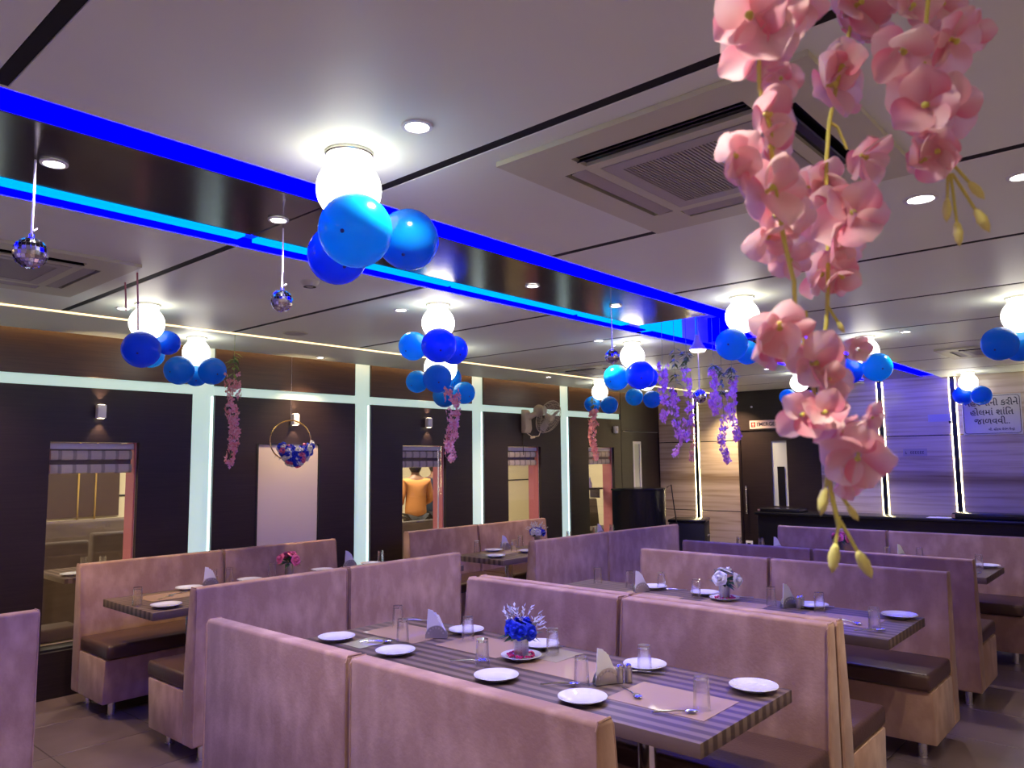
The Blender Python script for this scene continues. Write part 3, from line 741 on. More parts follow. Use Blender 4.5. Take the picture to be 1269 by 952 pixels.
spot(-.45, .25, 'added fill downlight straight above the camera, outside the picture', hid=True, e=1.3)  # unseen lamp added to light the near blossoms
gl_b = B().lathe([(.0, -.002), (.064, -.002), (.066, -.010), (.062, -.024), (.060, -.034), (.070, -.045)]+[(.100*math.sin(a), -.118+.100*math.cos(a)) for a in [math.radians(d) for d in range(48, 181, 11)]]+[(0, -.218)], 36)
def globe(x, y, label, r=.1, z=CEIL):
    t = thing('globe_lamp', label, 'lamp', (x, y, z), group='opal globe ceiling lamps')
    if 'globe' not in bench_cache:
        o = obj('opal_globe', gl_b, globem, t); bench_cache['globe'] = o.data
        o2 = obj('ring', B().lathe([(.067, 0), (.074, 0), (.0745, -.008), (.071, -.012), (.067, -.008)], 36), steel, t); bench_cache['ring'] = o2.data
    else:
        link('opal_globe', bench_cache['globe'], t); link('ring', bench_cache['ring'], t)
    s = r/.1; t.scale = (s, s, s)
    return t
def balloon_mesh(m):
    b = B(); prof = []
    for i in range(15):
        a = math.pi*i/14; z = math.cos(a); r = math.sin(a)
        if z < 0: z *= 1.16; r *= (1-.10*(-z))
        prof.append((max(0, r), z))
    b.lathe(prof, 28)
    o = obj('tmp', b, m); me = o.data; bpy.data.objects.remove(o); return me
BAL = {k: balloon_mesh(m) for k, m in (('a', bal_a), ('b', bal_b), ('c', bal_c))}
_o = obj('tmp', B().lathe([(0, 1.012), (.035, 1.006), (.06, .992), (.05, .985)], 14), bal_tip); TIP = _o.data; bpy.data.objects.remove(_o)
_o = obj('tmp', B().lathe([(0, -1.13), (.05, -1.17), (.03, -1.21), (.09, -1.28), (0, -1.26)], 10), bal_b); KNOT = _o.data; bpy.data.objects.remove(_o)
def balloon(u, v, rpx, dp, kind, label, aim=None, sq=1.0, tie=None):
    p = dep(u, v, dp); r = rpx*dp/FPX
    t = thing('balloon', label, 'balloon', p, group='blue balloons')
    toc = (EYE-p).normalized()
    d = (toc + _R*(aim[0] if aim else 0)*1.0 - _U*(aim[1] if aim else 0)).normalized()
    t.rotation_euler = d.to_track_quat('Z', 'Y').to_euler(); t.scale = (r, r, r*sq)
    link('skin', BAL[kind], t); link('tip', TIP, t); link('knot', KNOT, t)
    if tie:
        mi = (Matrix.Translation(p) @ t.rotation_euler.to_matrix().to_4x4() @ Matrix.Diagonal((r, r, r*sq, 1))).inverted()
        a_ = Vector((0, 0, -1.2)); b_ = mi @ Vector(tie)
        obj('tie_string', B().tube([a_, a_.lerp(b_, .5)+Vector((0, 0, -.05)), b_], .012, 5), stringm, t)
def cluster(u, v, gl_label, bals, r=.1, gxy=None):
    p = onz(u, v, CEIL) if gxy is None else Vector((*gxy, CEIL))
    g = globe(p.x, p.y, gl_label, r); d0 = depth((p.x, p.y, CEIL-.12))
    ds = [d0+q[3] for q in bals]; gc = Vector((p.x, p.y, CEIL-.118*r/.1))
    for it in range(240):                                   # slide the balloons apart until none cuts another or the lamp
        for i, q in enumerate(bals):
            pi = dep(q[0], q[1], ds[i]); ri = q[2]*ds[i]/FPX
            if (pi-gc).length < ri*1.13+r+.006: ds[i] += -.008 if ds[i] <= depth(gc) else .008
            for j in range(i):
                pj = dep(bals[j][0], bals[j][1], ds[j]); rj = bals[j][2]*ds[j]/FPX
                if (pi-pj).length < (ri+rj)*1.01:
                    sg = .006 if ds[i] >= ds[j] else -.006
                    ds[i] += sg; ds[j] -= sg
    for q, dd in zip(bals, ds): balloon(q[0], q[1], q[2], dd, q[4], q[5], q[6] if len(q) > 6 else None, tie=(gc.x, gc.y, gc.z-r*.98) if ('of the middle stack' in q[5] and ('bottom' in q[5] or 'lowest' in q[5])) or 'partly behind' in q[5] else None)
    return p
cluster(433, 190, 'nearest opal globe lamp above three balloons', [
    (441, 286, 46, -.09, 'a', 'large light blue balloon with a dark spot nearest the camera', (-.35, .0)),
    (506, 297, 38, .10, 'c', 'blue balloon at the right of the nearest cluster', (-.2, .6)),
    (418, 316, 37, .13, 'b', 'darker blue balloon at the lower left of the nearest cluster', (.3, .5))])
cluster(183, 377, 'opal globe lamp with a pink ribbon across it', [
    (175, 433, 23, -.10, 'b', 'blue balloon below the ribboned globe at the left', (-.2, .2)),
    (208, 425, 15, .05, 'b', 'small blue balloon right of the ribboned globe', (.3, .8)),
    (187, 440, 16, .16, 'a', 'light blue balloon peeping from behind below the ribboned globe')])
cluster(244, 418, 'opal globe lamp in front of the first lit column', [
    (222, 459, 18, -.06, 'c', 'left balloon of the trio before the first lit column', (-.6, .1)),
    (243, 464, 15, .10, 'c', 'middle balloon of the trio before the first lit column', (0, .6)),
    (263, 460, 17, -.02, 'c', 'right balloon of the trio before the first lit column', (.5, .3))])
cluster(543, 377, 'upper opal globe of the middle balloon stack', [
    (512, 429, 18, .03, 'a', 'light blue balloon at the upper left of the middle stack', (-.6, .4)),
    (544, 428, 22, -.14, 'b', 'royal blue balloon at the centre top of the middle stack', (.1, .3)),
    (562, 434, 18, .08, 'b', 'royal blue balloon at the upper right of the middle stack', (.6, .4))])
pg = onz(546, 432, CEIL)
cluster(0, 0, 'lower opal globe behind the middle balloon stack', [
    (517, 473, 14, -.1, 'a', 'light blue balloon at the lower left of the middle stack', (-.6, .4)),
    (542, 469, 18, -.25, 'c', 'blue balloon in front of the lower globe of the middle stack', (.1, .3)),
    (556, 469, 16, .0, 'c', 'blue balloon half hidden beside the lower globe of the middle stack', (.6, .4)),
    (575, 487, 14, -.05, 'a', 'blue balloon at the bottom right of the middle stack', (.6, .4)),
    (551, 490, 15, .12, 'c', 'lowest blue balloon of the middle stack', (0, .7))], r=.14, gxy=(pg.x, pg.y))
cluster(783, 424, 'opal globe lamp by the pendant lamp and disco ball', [
    (764, 468, 16, -.02, 'a', 'light blue balloon left below the globe by the pendant lamp', (-.6, .4)),
    (793, 465, 18, -.14, 'b', 'royal blue balloon below the globe by the pendant lamp', (.1, .2)),
    (803, 468, 13, .06, 'b', 'royal blue balloon behind, right below the globe by the pendant lamp', (.6, .4))])
pg = onz(800, 456, CEIL)
cluster(0, 0, 'small opal globe lamp half hidden by royal blue balloons', [
    (786, 492, 11, -.1, 'a', 'lower light blue balloon beside the purple wisteria', (-.6, .4)),
    (808, 495, 11, -.12, 'c', 'lower blue balloon touching the purple wisteria', (.4, .4))], gxy=(pg.x, pg.y), r=.11)
cluster(743, 474, 'small opal globe lamp over the far pink garland', [
    (734, 501, 10, .05, 'c', 'left balloon behind the far pink garland', (-.6, .4)),
    (755, 502, 11, -.05, 'c', 'right balloon beside the far pink garland', (.5, .4))])
cluster(919, 368, 'opal globe lamp left of the hanging pink flowers', [
    (907, 427, 20, -.08, 'a', 'light blue balloon with a dark spot left of the pink flowers', (-.25, .0)),
    (926, 437, 15, .09, 'a', 'light blue balloon partly behind the lower pink flowers', (.4, .5))])
cluster(1072, 417, 'opal globe lamp right of the lower pink flowers', [
    (1053, 460, 16, .06, 'b', 'royal blue balloon right of the lower pink flowers', (-.4, .5)),
    (1087, 455, 18, -.08, 'a', 'light blue balloon with a dark spot right of the lower pink flowers', (.35, .1))])
cluster(1262, 368, 'opal globe lamp at the right picture edge', [
    (1239, 426, 21, -.02, 'c', 'left balloon of the pair at the right picture edge', (-.4, .5)),
    (1264, 428, 20, .03, 'c', 'right balloon of the pair at the right picture edge', (.4, .5))])
cluster(1199, 461, 'small opal globe lamp by the lettered sign', [
    (1194, 490, 12, .04, 'b', 'left balloon overlapping the lettered sign', (-.4, .5)),
    (1216, 490, 12, -.03, 'c', 'right balloon overlapping the lettered sign', (.4, .5))])
cluster(0, 0, 'far opal globe lamp hidden behind the pink flowers', [
    (976, 492, 10, .0, 'a', 'small light blue balloon behind the flowers by the emergency sign', (-.4, .5)),
    (1005, 494, 10, .03, 'b', 'small blue balloon glimpsed through the flowers', (.4, .5))], gxy=(onz(990, 462, CEIL).x, onz(990, 462, CEIL).y))
for x_, y_, w_ in ((-.5, -.6, 'just behind the camera'), (.9, 2.8, 'right of the white-rose table'), (1.0, 5.6, 'right of the third row'), (-3.4, -.3, 'left behind the camera'), (-1.9, -1.4, 'far behind the camera')):
    globe(x_, y_, 'added opal globe lamp %s, outside the picture' % w_)  # unseen globes added to raise the general light, carrying on the lamp pattern
# pink ribbons at the left
for (u, v0, v1), lb in zip(((155, 350, 385), (170, 338, 410)), ('short pink ribbon hanging left of the ribboned globe', 'long pink ribbon hanging across the ribboned globe')):
    p = onz(u, v0, CEIL); d0 = depth(p); q = dep(u+1, v1, d0-.02)
    tag(obj('ribbon', B().tube([p, (p+q)/2+Vector((.004, 0, 0)), q], .0045, 5), pinkstr), lb, 'ribbon')

# ---- cassette air conditioners
def cassette(cx, cy, s, label, rot=0):
    t = thing('air_conditioner', label, 'air conditioner', (cx, cy, CEIL-.001), (0, 0, rot), 'cassette air conditioners')
    h = s/2; d = .016
    q = .345*s; sw = .042*s; sl = .285*s; ci = .262*s          # slot centre, half width, half length, grille opening
    R_ = lambda x0, x1, y0, y1: [(x0, y0), (x1, y0), (x1, y1), (x0, y1)]
    loops = [R_(-sl, sl, q-sw, q+sw), R_(-sl, sl, -q-sw, -q+sw), R_(q-sw, q+sw, -sl, sl), R_(-q-sw, -q+sw, -sl, sl), R_(-ci, ci, -ci, ci)]
    obj('frame', B().holed(R_(-h, h, -h, h), loops, d, lambda a, b, c: (a, b, -d+c)), acm, t, False)
    obj('duct', B().box(-h*.92, h*.92, -h*.92, h*.92, -.003, 0), black, t, False)
    g = ci-.004*s; bw = .05*s
    obj('grille_frame', B().holed(R_(-g, g, -g, g), [R_(-g+bw, g-bw, -g+bw, g-bw)], d, lambda a, b, c: (a, b, -d-.002+c)), acm2, t, False)
    lv = B(); n = 34; gi = g-bw
    for k in range(n):
        y = -gi+2*gi*(k+.5)/n; lv.box(-gi, gi, y-gi/n*.5, y+gi/n*.5, -d, -.006)
    o = obj('grille_slats', lv, acm2, t, False); o.rotation_euler = (0, 0, R90); o['kind'] = 'stuff'
    for k in range(4):
        f = B().prism([(q-sw+.006*s, -d+.003), (q+sw*.35, -d-.004), (q+sw*.35, -d-.001), (q-sw+.006*s, -d+.006)], 'X', -sl+.004, sl-.004)
        if k > 1: f = B().prism([(q-.004*s, -.006), (q+.012*s, -d-.006), (q+.016*s, -d-.006), (q+.000*s, -.006)], 'X', -sl+.004, sl-.004)
        obj('flap', f, acm2 if k < 2 else black, t, False, rot=(0, 0, k*R90))
cassette(-1.10, 2.245, 1.0, 'ceiling cassette air conditioner behind the pink flowers')
cassette(-4.17, 1.03, .95, 'ceiling cassette air conditioner at the left picture edge')
pa = onz(1200, 436, CEIL); cassette(pa.x+.2, pa.y, .8, 'far ceiling cassette air conditioner at the right')
pa = onz(736, 459, CEIL); cassette(pa.x, pa.y, .7, 'ceiling cassette air conditioner far left beyond the disco ball')
pa = onz(384, 349, CEIL); t = thing('smoke_detector', 'small round detector on the ceiling below the nearest balloons', 'detector', (pa.x, pa.y, CEIL))
obj('body', B().lathe([(0, -.028), (.03, -.028), (.045, -.012), (.05, 0), (0, 0)], 24), acm, t); obj('vent_slot', B().lathe([(.032, -.0285), (.034, -.030), (.022, -.031), (.02, -.0285)], 20), black, t)
pa = onz(366, 413, CEIL); t = thing('ceiling_speaker', 'dark round speaker grille on the ceiling near the left border', 'speaker', (pa.x, pa.y, CEIL))
obj('rim', B().lathe([(.075, 0), (.075, -.006), (.09, -.004), (.092, 0)], 28), acm, t); obj('grille', B().lathe([(0, -.004), (.075, -.004), (.075, 0)], 24), acm2, t)

# ---- disco balls
mirror = bpy.data.materials.new('mirror_tiles'); mirror.use_nodes = True
_nt = mirror.node_tree; _b = _nt.nodes['Principled BSDF']; _b.inputs['Metallic'].default_value = 1; _b.inputs['Roughness'].default_value = .06
_b.inputs['Base Color'].default_value = (.75, .76, .9, 1)
def disco(u0, v0, u, v, rpx, label, dz=None):
    p = onz(u0, v0, CEIL); d0 = depth(p); c = dep(u, v, d0); c = Vector((p.x, p.y, c.z)); r = rpx*depth(c)/FPX
    t = thing('disco_ball', label, 'disco ball', c, group='mirror balls')
    b = B(); rng = random.Random(int(u)); n = 12
    for i in range(n):
        a0, a1 = math.pi*i/n, math.pi*(i+1)/n; m = max(4, int(round(2*n*math.sin((a0+a1)/2))))
        for j in range(m):
            b0, b1 = 2*math.pi*(j+.04)/m, 2*math.pi*(j+.96)/m; q0, q1 = a0+.04*(a1-a0), a1-.04*(a1-a0)
            nn = Vector((math.sin((q0+q1)/2)*math.cos((b0+b1)/2), math.sin((q0+q1)/2)*math.sin((b0+b1)/2), math.cos((q0+q1)/2)))
            tilt = Vector((rng.uniform(-.08, .08), rng.uniform(-.08, .08), rng.uniform(-.08, .08)))
            ps = [Vector((math.sin(x_)*math.cos(y_), math.sin(x_)*math.sin(y_), math.cos(x_))) for x_, y_ in ((q0, b0), (q1, b0), (q1, b1), (q0, b1))]
            cc = sum(ps, Vector())/4
            nt_ = (nn+tilt).normalized()
            b.quad(*[(q - nt_*((q-cc).dot(nt_)))*r for q in ps])
    o = obj('mirror_tiles', b, mirror, t, False); o['kind'] = 'stuff'
    obj('core', B().sphere((0, 0, 0), r*.955, u=20, v=12), steel, t)
    obj('cap', B().cyl((0, 0, r*.97), (0, 0, r*1.2), r*.18, n=12), chrome, t)
    L = CEIL-c.z
    obj('string', B().tube([(0, 0, r*1.2), (.003, 0, L*.5), (0, 0, L)], .0035, 5).tube([(0, 0, r*1.4), (.015, .01, r*1.55), (.02, .0, r*1.35)], .002, 4), stringm, t)
disco(44, 198, 39, 317, 19.5, 'mirror ball hanging at the left picture edge')
disco(351, 283, 349, 375, 13.5, 'mirror ball hanging left of the nearest balloons')
disco(757, 378, 757, 443, 9, 'small mirror ball hanging below the dark board end')
# ---- pendant lamp with a mirror ball below
pp = dep(864, 412, 5.75); t = thing('pendant_lamp', 'small pendant lamp shining in the blue ceiling recess', 'lamp', (pp.x, pp.y, 0))
zs = dep(864, 437, 5.75).z; z2 = dep(864, 412, 5.75).z
obj('stem', B().cyl((0, 0, z2-.03), (0, 0, 2.86), .012, n=12), chrome, t)
obj('shade', B().lathe([(.02, z2-.02), (.026, z2-.07), (.062, zs+.025), (.064, zs+.018), (.058, zs+.02), (.02, z2-.05)], 24), mat('shade_tan', (.55, .40, .30), .4), t)
obj('bulb_disc', B().lathe([(0, zs-.002), (.05, zs+.004), (.06, zs+.018)], 24), mat('pendant_bulb', (1, .9, .8), .3, emit=(1, .82, .66), es=9), t)
pb = dep(868, 492, 5.75); pb = Vector((pp.x, pp.y, pb.z)); r = 8.5*5.75/FPX
t = thing('disco_ball', 'small mirror ball hanging below the pendant lamp', 'disco ball', pb, group='mirror balls')
src = [o for o in COL.objects if o.name.startswith('mirror_tiles')][2].data
o = link('mirror_tiles', src, t); o['kind'] = 'stuff'; o.scale = (r/(9*depth((-2.62, 3.90, 2.2))/FPX),)*3
obj('core', B().sphere((0, 0, 0), r*.9, u=16, v=10), blackm, t)
obj('string', B().tube([(0, 0, r), (.002, 0, .15), (0, 0, zs-pb.z)], .003, 5), stringm, t)

# ================================================================== GARLANDS (small)
def blossom_bits(b, path, rng, n, rad, size):
    for k in range(n):
        f = rng.random(); i = min(len(path)-2, int(f*(len(path)-1))); q = f*(len(path)-1)-i
        c = path[i].lerp(path[i+1], q); a = rng.uniform(0, 6.28); rr = rad*(.35+.65*rng.random())*(1.1-.55*f)
        c = c+Vector((math.cos(a)*rr, math.sin(a)*rr, rng.uniform(-.01, .01)))
        ax = Vector((math.cos(a), math.sin(a), rng.uniform(-.6, .3))).normalized(); s = ax.cross(Vector((0, 0, 1))).normalized(); u = s.cross(ax)
        for w_ in range(4):
            th = w_*1.57+rng.uniform(-.3, .3); d = s*math.cos(th)+u*math.sin(th); e = s*-math.sin(th)+u*math.cos(th)
            L = size*rng.uniform(.8, 1.2)
            b.quad(c, c+d*L*.6+e*L*.42+ax*L*.25, c+d*L*1.05+ax*L*.3, c+d*L*.6-e*L*.42+ax*L*.25)
def garland(u, vtop, vb, ve, dp, label, m, nb, rad, size, leafv=None, seed=0, anchor=None, ztop=CEIL, bend=.02):
    """string from the ceiling, leaves, then blossoms from picture row vb down to ve"""
    rng = random.Random(seed); p0 = dep(u, vb, dp); p1 = dep(u, ve, dp); zb, ze = p0.z, p1.z
    p0 = Vector((p0.x, p0.y, 0))
    if -3.085 < p0.x < -2.19: ztop = 2.86 if 4.66 < p0.y < 5.95 else CEIL+.002
    elif ztop != CEIL: ztop = CEIL
    t = thing('flower_garland', label, 'garland', (p0.x, p0.y, ztop), group='hanging wisteria garlands')
    path = [Vector((bend*math.sin(i*1.1+seed)*i/8, bend*math.cos(i*.9+seed)*i/8, zb+(ze-zb)*i/8-ztop)) for i in range(9)]
    obj('string', B().tube([(0, 0, 0), path[0]]+path[1:], .0018, 4), leafl, t)
    b = B(); blossom_bits(b, path, rng, nb, rad, size)
    o = obj('blossoms', b, m, t, False); o['kind'] = 'stuff'
    if leafv:
        zl = dep(u, leafv, dp).z-ztop; lb = B()
        for k in range(18):
            f = rng.random(); a = rng.uniform(0, 6.28)
            leaf_fan(lb, (0, 0, zl+(path[0].z-zl)*f), (math.cos(a), math.sin(a), rng.uniform(-1, .1)), rng.uniform(.05, .09), .012)
        o = obj('leaves', lb, leafl, t, False); o['kind'] = 'stuff'
    return t
garland(290, 413, 463, 578, 5.6, 'pink wisteria garland hanging before the first lit column', wist_pink, 130, .055, .024, 434, 2)
garland(561, 430, 482, 572, 5.6, 'pink wisteria garland hanging below the middle balloon stack', wist_pink, 110, .055, .025, None, 4)
garland(735, 470, 508, 570, 9.0, 'pink wisteria garland hanging far off by the black desk', wist_pink, 110, .06, .028, 488, 6)
garland(857, 470, 502, 572, 8.4, 'thin pale pink garland against the vertical light strip', wist_pink, 70, .035, .02, None, 9)
for i, (u, vb, ve, dp, lv, lb) in enumerate((
        (821, 452, 522, 5.6, None, 'purple wisteria strand touching the lower balloons'), (837, 482, 568, 5.75, 430, 'longest purple wisteria strand left of the light strip'),
        (851, 455, 545, 5.55, 432, 'purple wisteria strand just left of the light strip'), (884, 458, 512, 5.95, 452, 'purple wisteria strand right of the pendant lamp'),
        (895, 488, 573, 6.05, 456, 'longest purple wisteria strand right of the pendant lamp'), (907, 470, 546, 5.9, 448, 'rightmost purple wisteria strand near the door frame'))):
    garland(u, 405, vb, ve, dp, lb, wist_purple, 46, .036, .026, lv, 20+i)

# ================================================================== NEAR PINK FLOWERS
def petal_mesh(name, L, W, cup, seed):
    rng = random.Random(seed); b = B(); nu, nv = 7, 7; g = []
    for i in range(nu):
        s = i/(nu-1); row = []
        wd = W*(math.sin(math.pi*min(1, .12+.80*s))**.6)*(1.0 if s < .9 else .86)
        for j in range(nv):
            q = 2*j/(nv-1)-1
            z = cup*(q*q*wd*.9)+.35*L*s*s*cup+.05*L*math.sin(q*4+seed)*s
            row.append(b.bm.verts.new((L*s*(1-.10*q*q), q*wd, z)))
        g.append(row)
    for i in range(nu-1):
        for j in range(nv-1): b.bm.faces.new((g[i][j], g[i+1][j], g[i+1][j+1], g[i][j+1]))
    o = obj(name, b, [petal_m, petal_m2][seed % 2]); me = o.data; bpy.data.objects.remove(o); return me
PET = [petal_mesh('petal', .036, .021, c, k) for k, c in enumerate((.35, .7, -.2, .5, .15))]
_o = obj('tmp', B().lathe([(0, -.004), (.0025, 0), (.002, .006), (.0035, .011), (0, .014)], 8), stemm); STAM = _o.data; bpy.data.objects.remove(_o)
def big_flower(parent, p, face, seed, s=1.0, n=5):
    rng = random.Random(seed)
    f = link('flower', STAM, parent, p, Vector(face).normalized().to_track_quat('Z', 'Y').to_euler()); f.scale = (s,)*3
    for k in range(n):
        a = 2*math.pi*k/n+rng.uniform(-.25, .25)
        link('petal', PET[rng.randrange(5)], f, (.003*math.cos(a), .003*math.sin(a), .002), Euler((rng.uniform(-.35, .35), -rng.uniform(-.15, .75), a), 'XYZ')).scale = (rng.uniform(.85, 1.15),)*3
def near_garland(label, path, flowers, buds, dp, seed, twigs=()):
    top = dep(path[0][0], path[0][1], dp); root = Vector((top.x, top.y, CEIL))
    t = thing('flower_garland', label, 'garland', root, group='pink blossom garlands near the camera')
    P = lambda u, v, dd=0: dep(u, v, dp+dd)-root
    pts = [Vector((0, 0, 0)), P(path[0][0], -120)]+[P(*q) for q in path]
    obj('stem', B().tube(pts, .0022, 7), stemm, t)
    for tw in twigs: obj('twig', B().tube([P(*q) for q in tw], .0018, 6, r_end=.0014), stemm, t)
    rng = random.Random(seed)
    for i, (u, v, s, dd) in enumerate(flowers):
        fa = -_F+_R*rng.uniform(-.8, .8)+_U*rng.uniform(-.9, .3)
        big_flower(t, P(u, v, dd), fa, seed*31+i, s)
        k = min(path, key=lambda q: abs(q[1]-v+18))
    for i, (u0, v0, u1, v1, s) in enumerate(buds):
        a, b_ = P(u0, v0), P(u1, v1); d = (b_-a); 
        bb = B().tube([a, a+d*.3, a+d*.62], .0016, 6)
        obj('twig', bb, stemm, t)
        o = obj('bud', B().lathe([(0, 0), (.0035, .006), (.0050, .014), (.0035, .022), (.0, .028)], 10), budm, t, loc=a+d*.55, rot=d.to_track_quat('Z', 'Y').to_euler()); o.scale = (s,)*3
    return t
near_garland('left strand of big pink blossoms hanging close to the camera',
    [(936, 0), (940, 60), (941, 110), (955, 160), (957, 205), (965, 260), (972, 300), (984, 350), (985, 380), (998, 430), (1010, 490), (1022, 560), (1032, 620), (1040, 655)],
    [(930, 22, 1.15, 0), (957, 18, 1.0, .03), (985, 2, .85, .04), (938, 66, .95, .01), (968, 96, .55, 0), (946, 142, .75, 0), (952, 182, .7, .01), (908, 190, .75, -.01), (950, 238, 1.0, 0), (960, 268, .95, .03), (948, 290, .7, .02), (975, 322, .6, .04),
     (966, 400, .85, -.01), (950, 428, .65, 0), (1004, 452, .8, -.01), (1022, 472, .6, -.01), (993, 514, .62, -.02), (1020, 512, .6, -.03), (1040, 530, .65, -.02), (1064, 562, .82, -.03), (1048, 590, .65, -.01), (1078, 515, .4, -.01), (1062, 432, .4, 0)],
    [(1030, 560, 1018, 634, 1.05), (1040, 640, 1033, 695, 1.1), (1041, 645, 1076, 708, 1.15), (1036, 605, 1060, 640, .7)], .70, 3,
    twigs=[[(985, 380), (978, 400), (975, 430)], [(998, 385), (1000, 410)]])
near_garland('middle strand of big pink blossoms hanging close to the camera',
    [(1062, 0), (1050, 50), (1038, 100), (1028, 150), (1024, 200), (1024, 250), (1026, 300), (1026, 350), (1024, 400), (1018, 450)],
    [(1060, 8, 1.0, 0), (1046, 35, .85, .02), (1078, 35, .8, .03), (1046, 82, .7, .0), (1022, 108, 1.15, 0), (1066, 192, .85, -.01), (1022, 222, .75, .01), (1000, 232, .55, .02), (1030, 268, 1.0, 0), (1056, 268, 1.0, -.02), (1036, 300, .8, .0), (1012, 336, .85, .01), (1040, 340, .7, .0), (1098, 4, .9, .02)],
    [(1026, 380, 1045, 410, .6)], .81, 5, twigs=[[(1026, 150), (1038, 158), (1050, 185)]])
near_garland('right strand of big pink blossoms ending in yellow buds',
    [(1150, 0), (1146, 50), (1145, 95), (1150, 130), (1158, 165), (1172, 200)],
    [(1118, 62, .95, 0), (1178, 48, .95, 0), (1205, 40, .6, .03), (1160, 55, .7, .02), (1148, 130, 1.0, 0), (1178, 132, .85, .02), (1128, 12, .8, .02), (1162, 185, .85, 0), (1140, 202, .7, .0), (1165, 5, .6, .02)],
    [(1175, 205, 1173, 274, .95), (1178, 215, 1191, 318, 1.0), (1180, 215, 1228, 290, 1.1), (1182, 205, 1212, 238, .95)], .76, 7)

# ================================================================== LEFT WALL THINGS
def sconce(y, z, label):
    t = thing('wall_sconce', label, 'wall lamp', (XW, y, z), group='up and down wall lamps')
    obj('body', B().box(.001, .055, -.03, .03, -.05, .05, .004, 2), plasticw, t)
    obj('lens', B().box(.012, .046, -.02, .02, .0505, .053).box(.012, .046, -.02, .02, -.053, -.0505), mat('sconce_lens', (1, .9, .7), .3, emit=(1, .82, .55), es=6), t, False)
    for s in (1, -1):
        ld = bpy.data.lights.new('sconce_beam', 'SPOT'); ld.energy = 7; ld.spot_size = math.radians(80); ld.spot_blend = .5; ld.color = (1, .72, .42); ld.shadow_soft_size = .015
        lo = bpy.data.objects.new('sconce_beam', ld); COL.objects.link(lo); lo.parent = t; lo.location = (.03, 0, s*.056)
        lo.rotation_euler = (0, 0 if s < 0 else math.pi, 0)
sconce(2.235, 2.045, 'lit white wall lamp above the first window')
sconce(3.91, 2.04, 'lit white wall lamp above the gold hoop')
sconce(5.56, 2.06, 'lit white wall lamp above the two men')
t = thing('switch_box', 'small white box on the wall beside the far left door', 'switch', (XW, 9.18, 2.07)); obj('case', B().box(.001, .035, -.04, .04, -.05, .05, .004, 2), plasticw, t); obj('button', B().box(.036, .04, -.012, .012, -.02, .02), fanm, t, False)
# ---- roman blinds behind the window panes
wn_l = {1: 'folded plaid roman blind in the first window', 3: 'folded plaid roman blind above the two men', 4: 'folded plaid roman blind in the window below the wall fan', 5: 'folded plaid roman blind in the window above the black desk'}
for n, c in wins.items():
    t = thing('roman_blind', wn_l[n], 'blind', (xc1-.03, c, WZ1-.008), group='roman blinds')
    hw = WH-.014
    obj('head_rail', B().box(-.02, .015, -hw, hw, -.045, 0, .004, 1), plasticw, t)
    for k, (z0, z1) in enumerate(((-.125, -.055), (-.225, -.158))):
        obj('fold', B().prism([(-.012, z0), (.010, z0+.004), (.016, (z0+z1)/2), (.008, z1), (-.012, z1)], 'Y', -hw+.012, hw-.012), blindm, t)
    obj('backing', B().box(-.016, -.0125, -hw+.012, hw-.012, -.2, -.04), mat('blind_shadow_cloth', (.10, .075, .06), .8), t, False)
    if n == 3: obj('pull_cord', B().tube([(.013, hw-.05, -.03), (.013, hw-.052, -.4), (.013, hw-.055, -.92)], .009, 6), plasticw, t)
# ---- wall fan
pf = onx(650, 522, XW)
t = thing('wall_fan', 'cream wall fan with a round wire cage', 'fan', (XW, pf.y, pf.z))
obj('wall_bracket', B().prism([(.0, -.15), (.0, .14), (.035, .14), (.07, .10), (.085, -.10), (.06, -.15)], 'Y', -.07, .05, .012, 3), fanm, t)
obj('motor', B().sphere((.13, .13, .13), .075, 1.0, 1, 1.0), fanm, t)
obj('neck', B().tube([(.05, 0, .03), (.09, .05, .07), (.13, .11, .11)], .035, 12), fanm, t)
fd = Vector((.85, .0, -.40)).normalized(); fc = Vector((.22, .20, .05)); q = fd.to_track_quat('Z', 'Y'); Mx = Matrix.Translation(fc) @ q.to_matrix().to_4x4()
cg = B()
for zz_, r_ in ((0, .215), (.045, .185), (-.05, .16), (.06, .10), (.064, .05)):
    cg.tube([Mx @ Vector((r_*math.cos(a*.2618), r_*math.sin(a*.2618), zz_)) for a in range(24)], .0035 if zz_ == 0 else .0018, 5, True)
for k in range(36):
    a = k*2*math.pi/36; ca, sa = math.cos(a), math.sin(a)
    cg.tube([Mx @ Vector((r_*ca, r_*sa, zz_)) for r_, zz_ in ((.03, .065), (.10, .06), (.185, .045), (.213, .01), (.213, -.01), (.16, -.05), (.05, -.06))], .0013, 4)
obj('cage', cg, fanm, t)
bl = B()
for k in range(3):
    a = k*2.094+.4
    rowv = []
    for i in range(6):
        r_ = .035+.155*i/5; w0 = .05+.35*math.sin(math.pi*(.2+.7*i/5))
        rowv.append((bl.bm.verts.new(Mx @ Vector((r_*math.cos(a-w0), r_*math.sin(a-w0), -.02))), bl.bm.verts.new(Mx @ Vector((r_*math.cos(a+w0), r_*math.sin(a+w0), .02)))))
    for (p0, p1), (p2, p3) in zip(rowv, rowv[1:]): bl.bm.faces.new((p0, p1, p3, p2))
obj('blades', bl, mat('fan_blade', (.34, .32, .28), .3), t)
obj('hub', B().lathe([(0, .066), (.03, .066), (.035, .05), (.035, -.03), (0, -.03)], 20), fanm, t).matrix_local = Mx
obj('pull_cord', B().tube([(.06, -.03, -.15), (.10, .03, -.20), (.16, .08, -.19), (.18, .10, -.12)], .005, 6).cyl((.10, .0, -.21), (.12, .05, -.2), .014, n=10), fanm, t)
obj('power_cord', B().tube([(.01, -.04, -.15), (.006, -.04, -.3), (.006, -.035, -.42)], .004, 5), blackm, t)

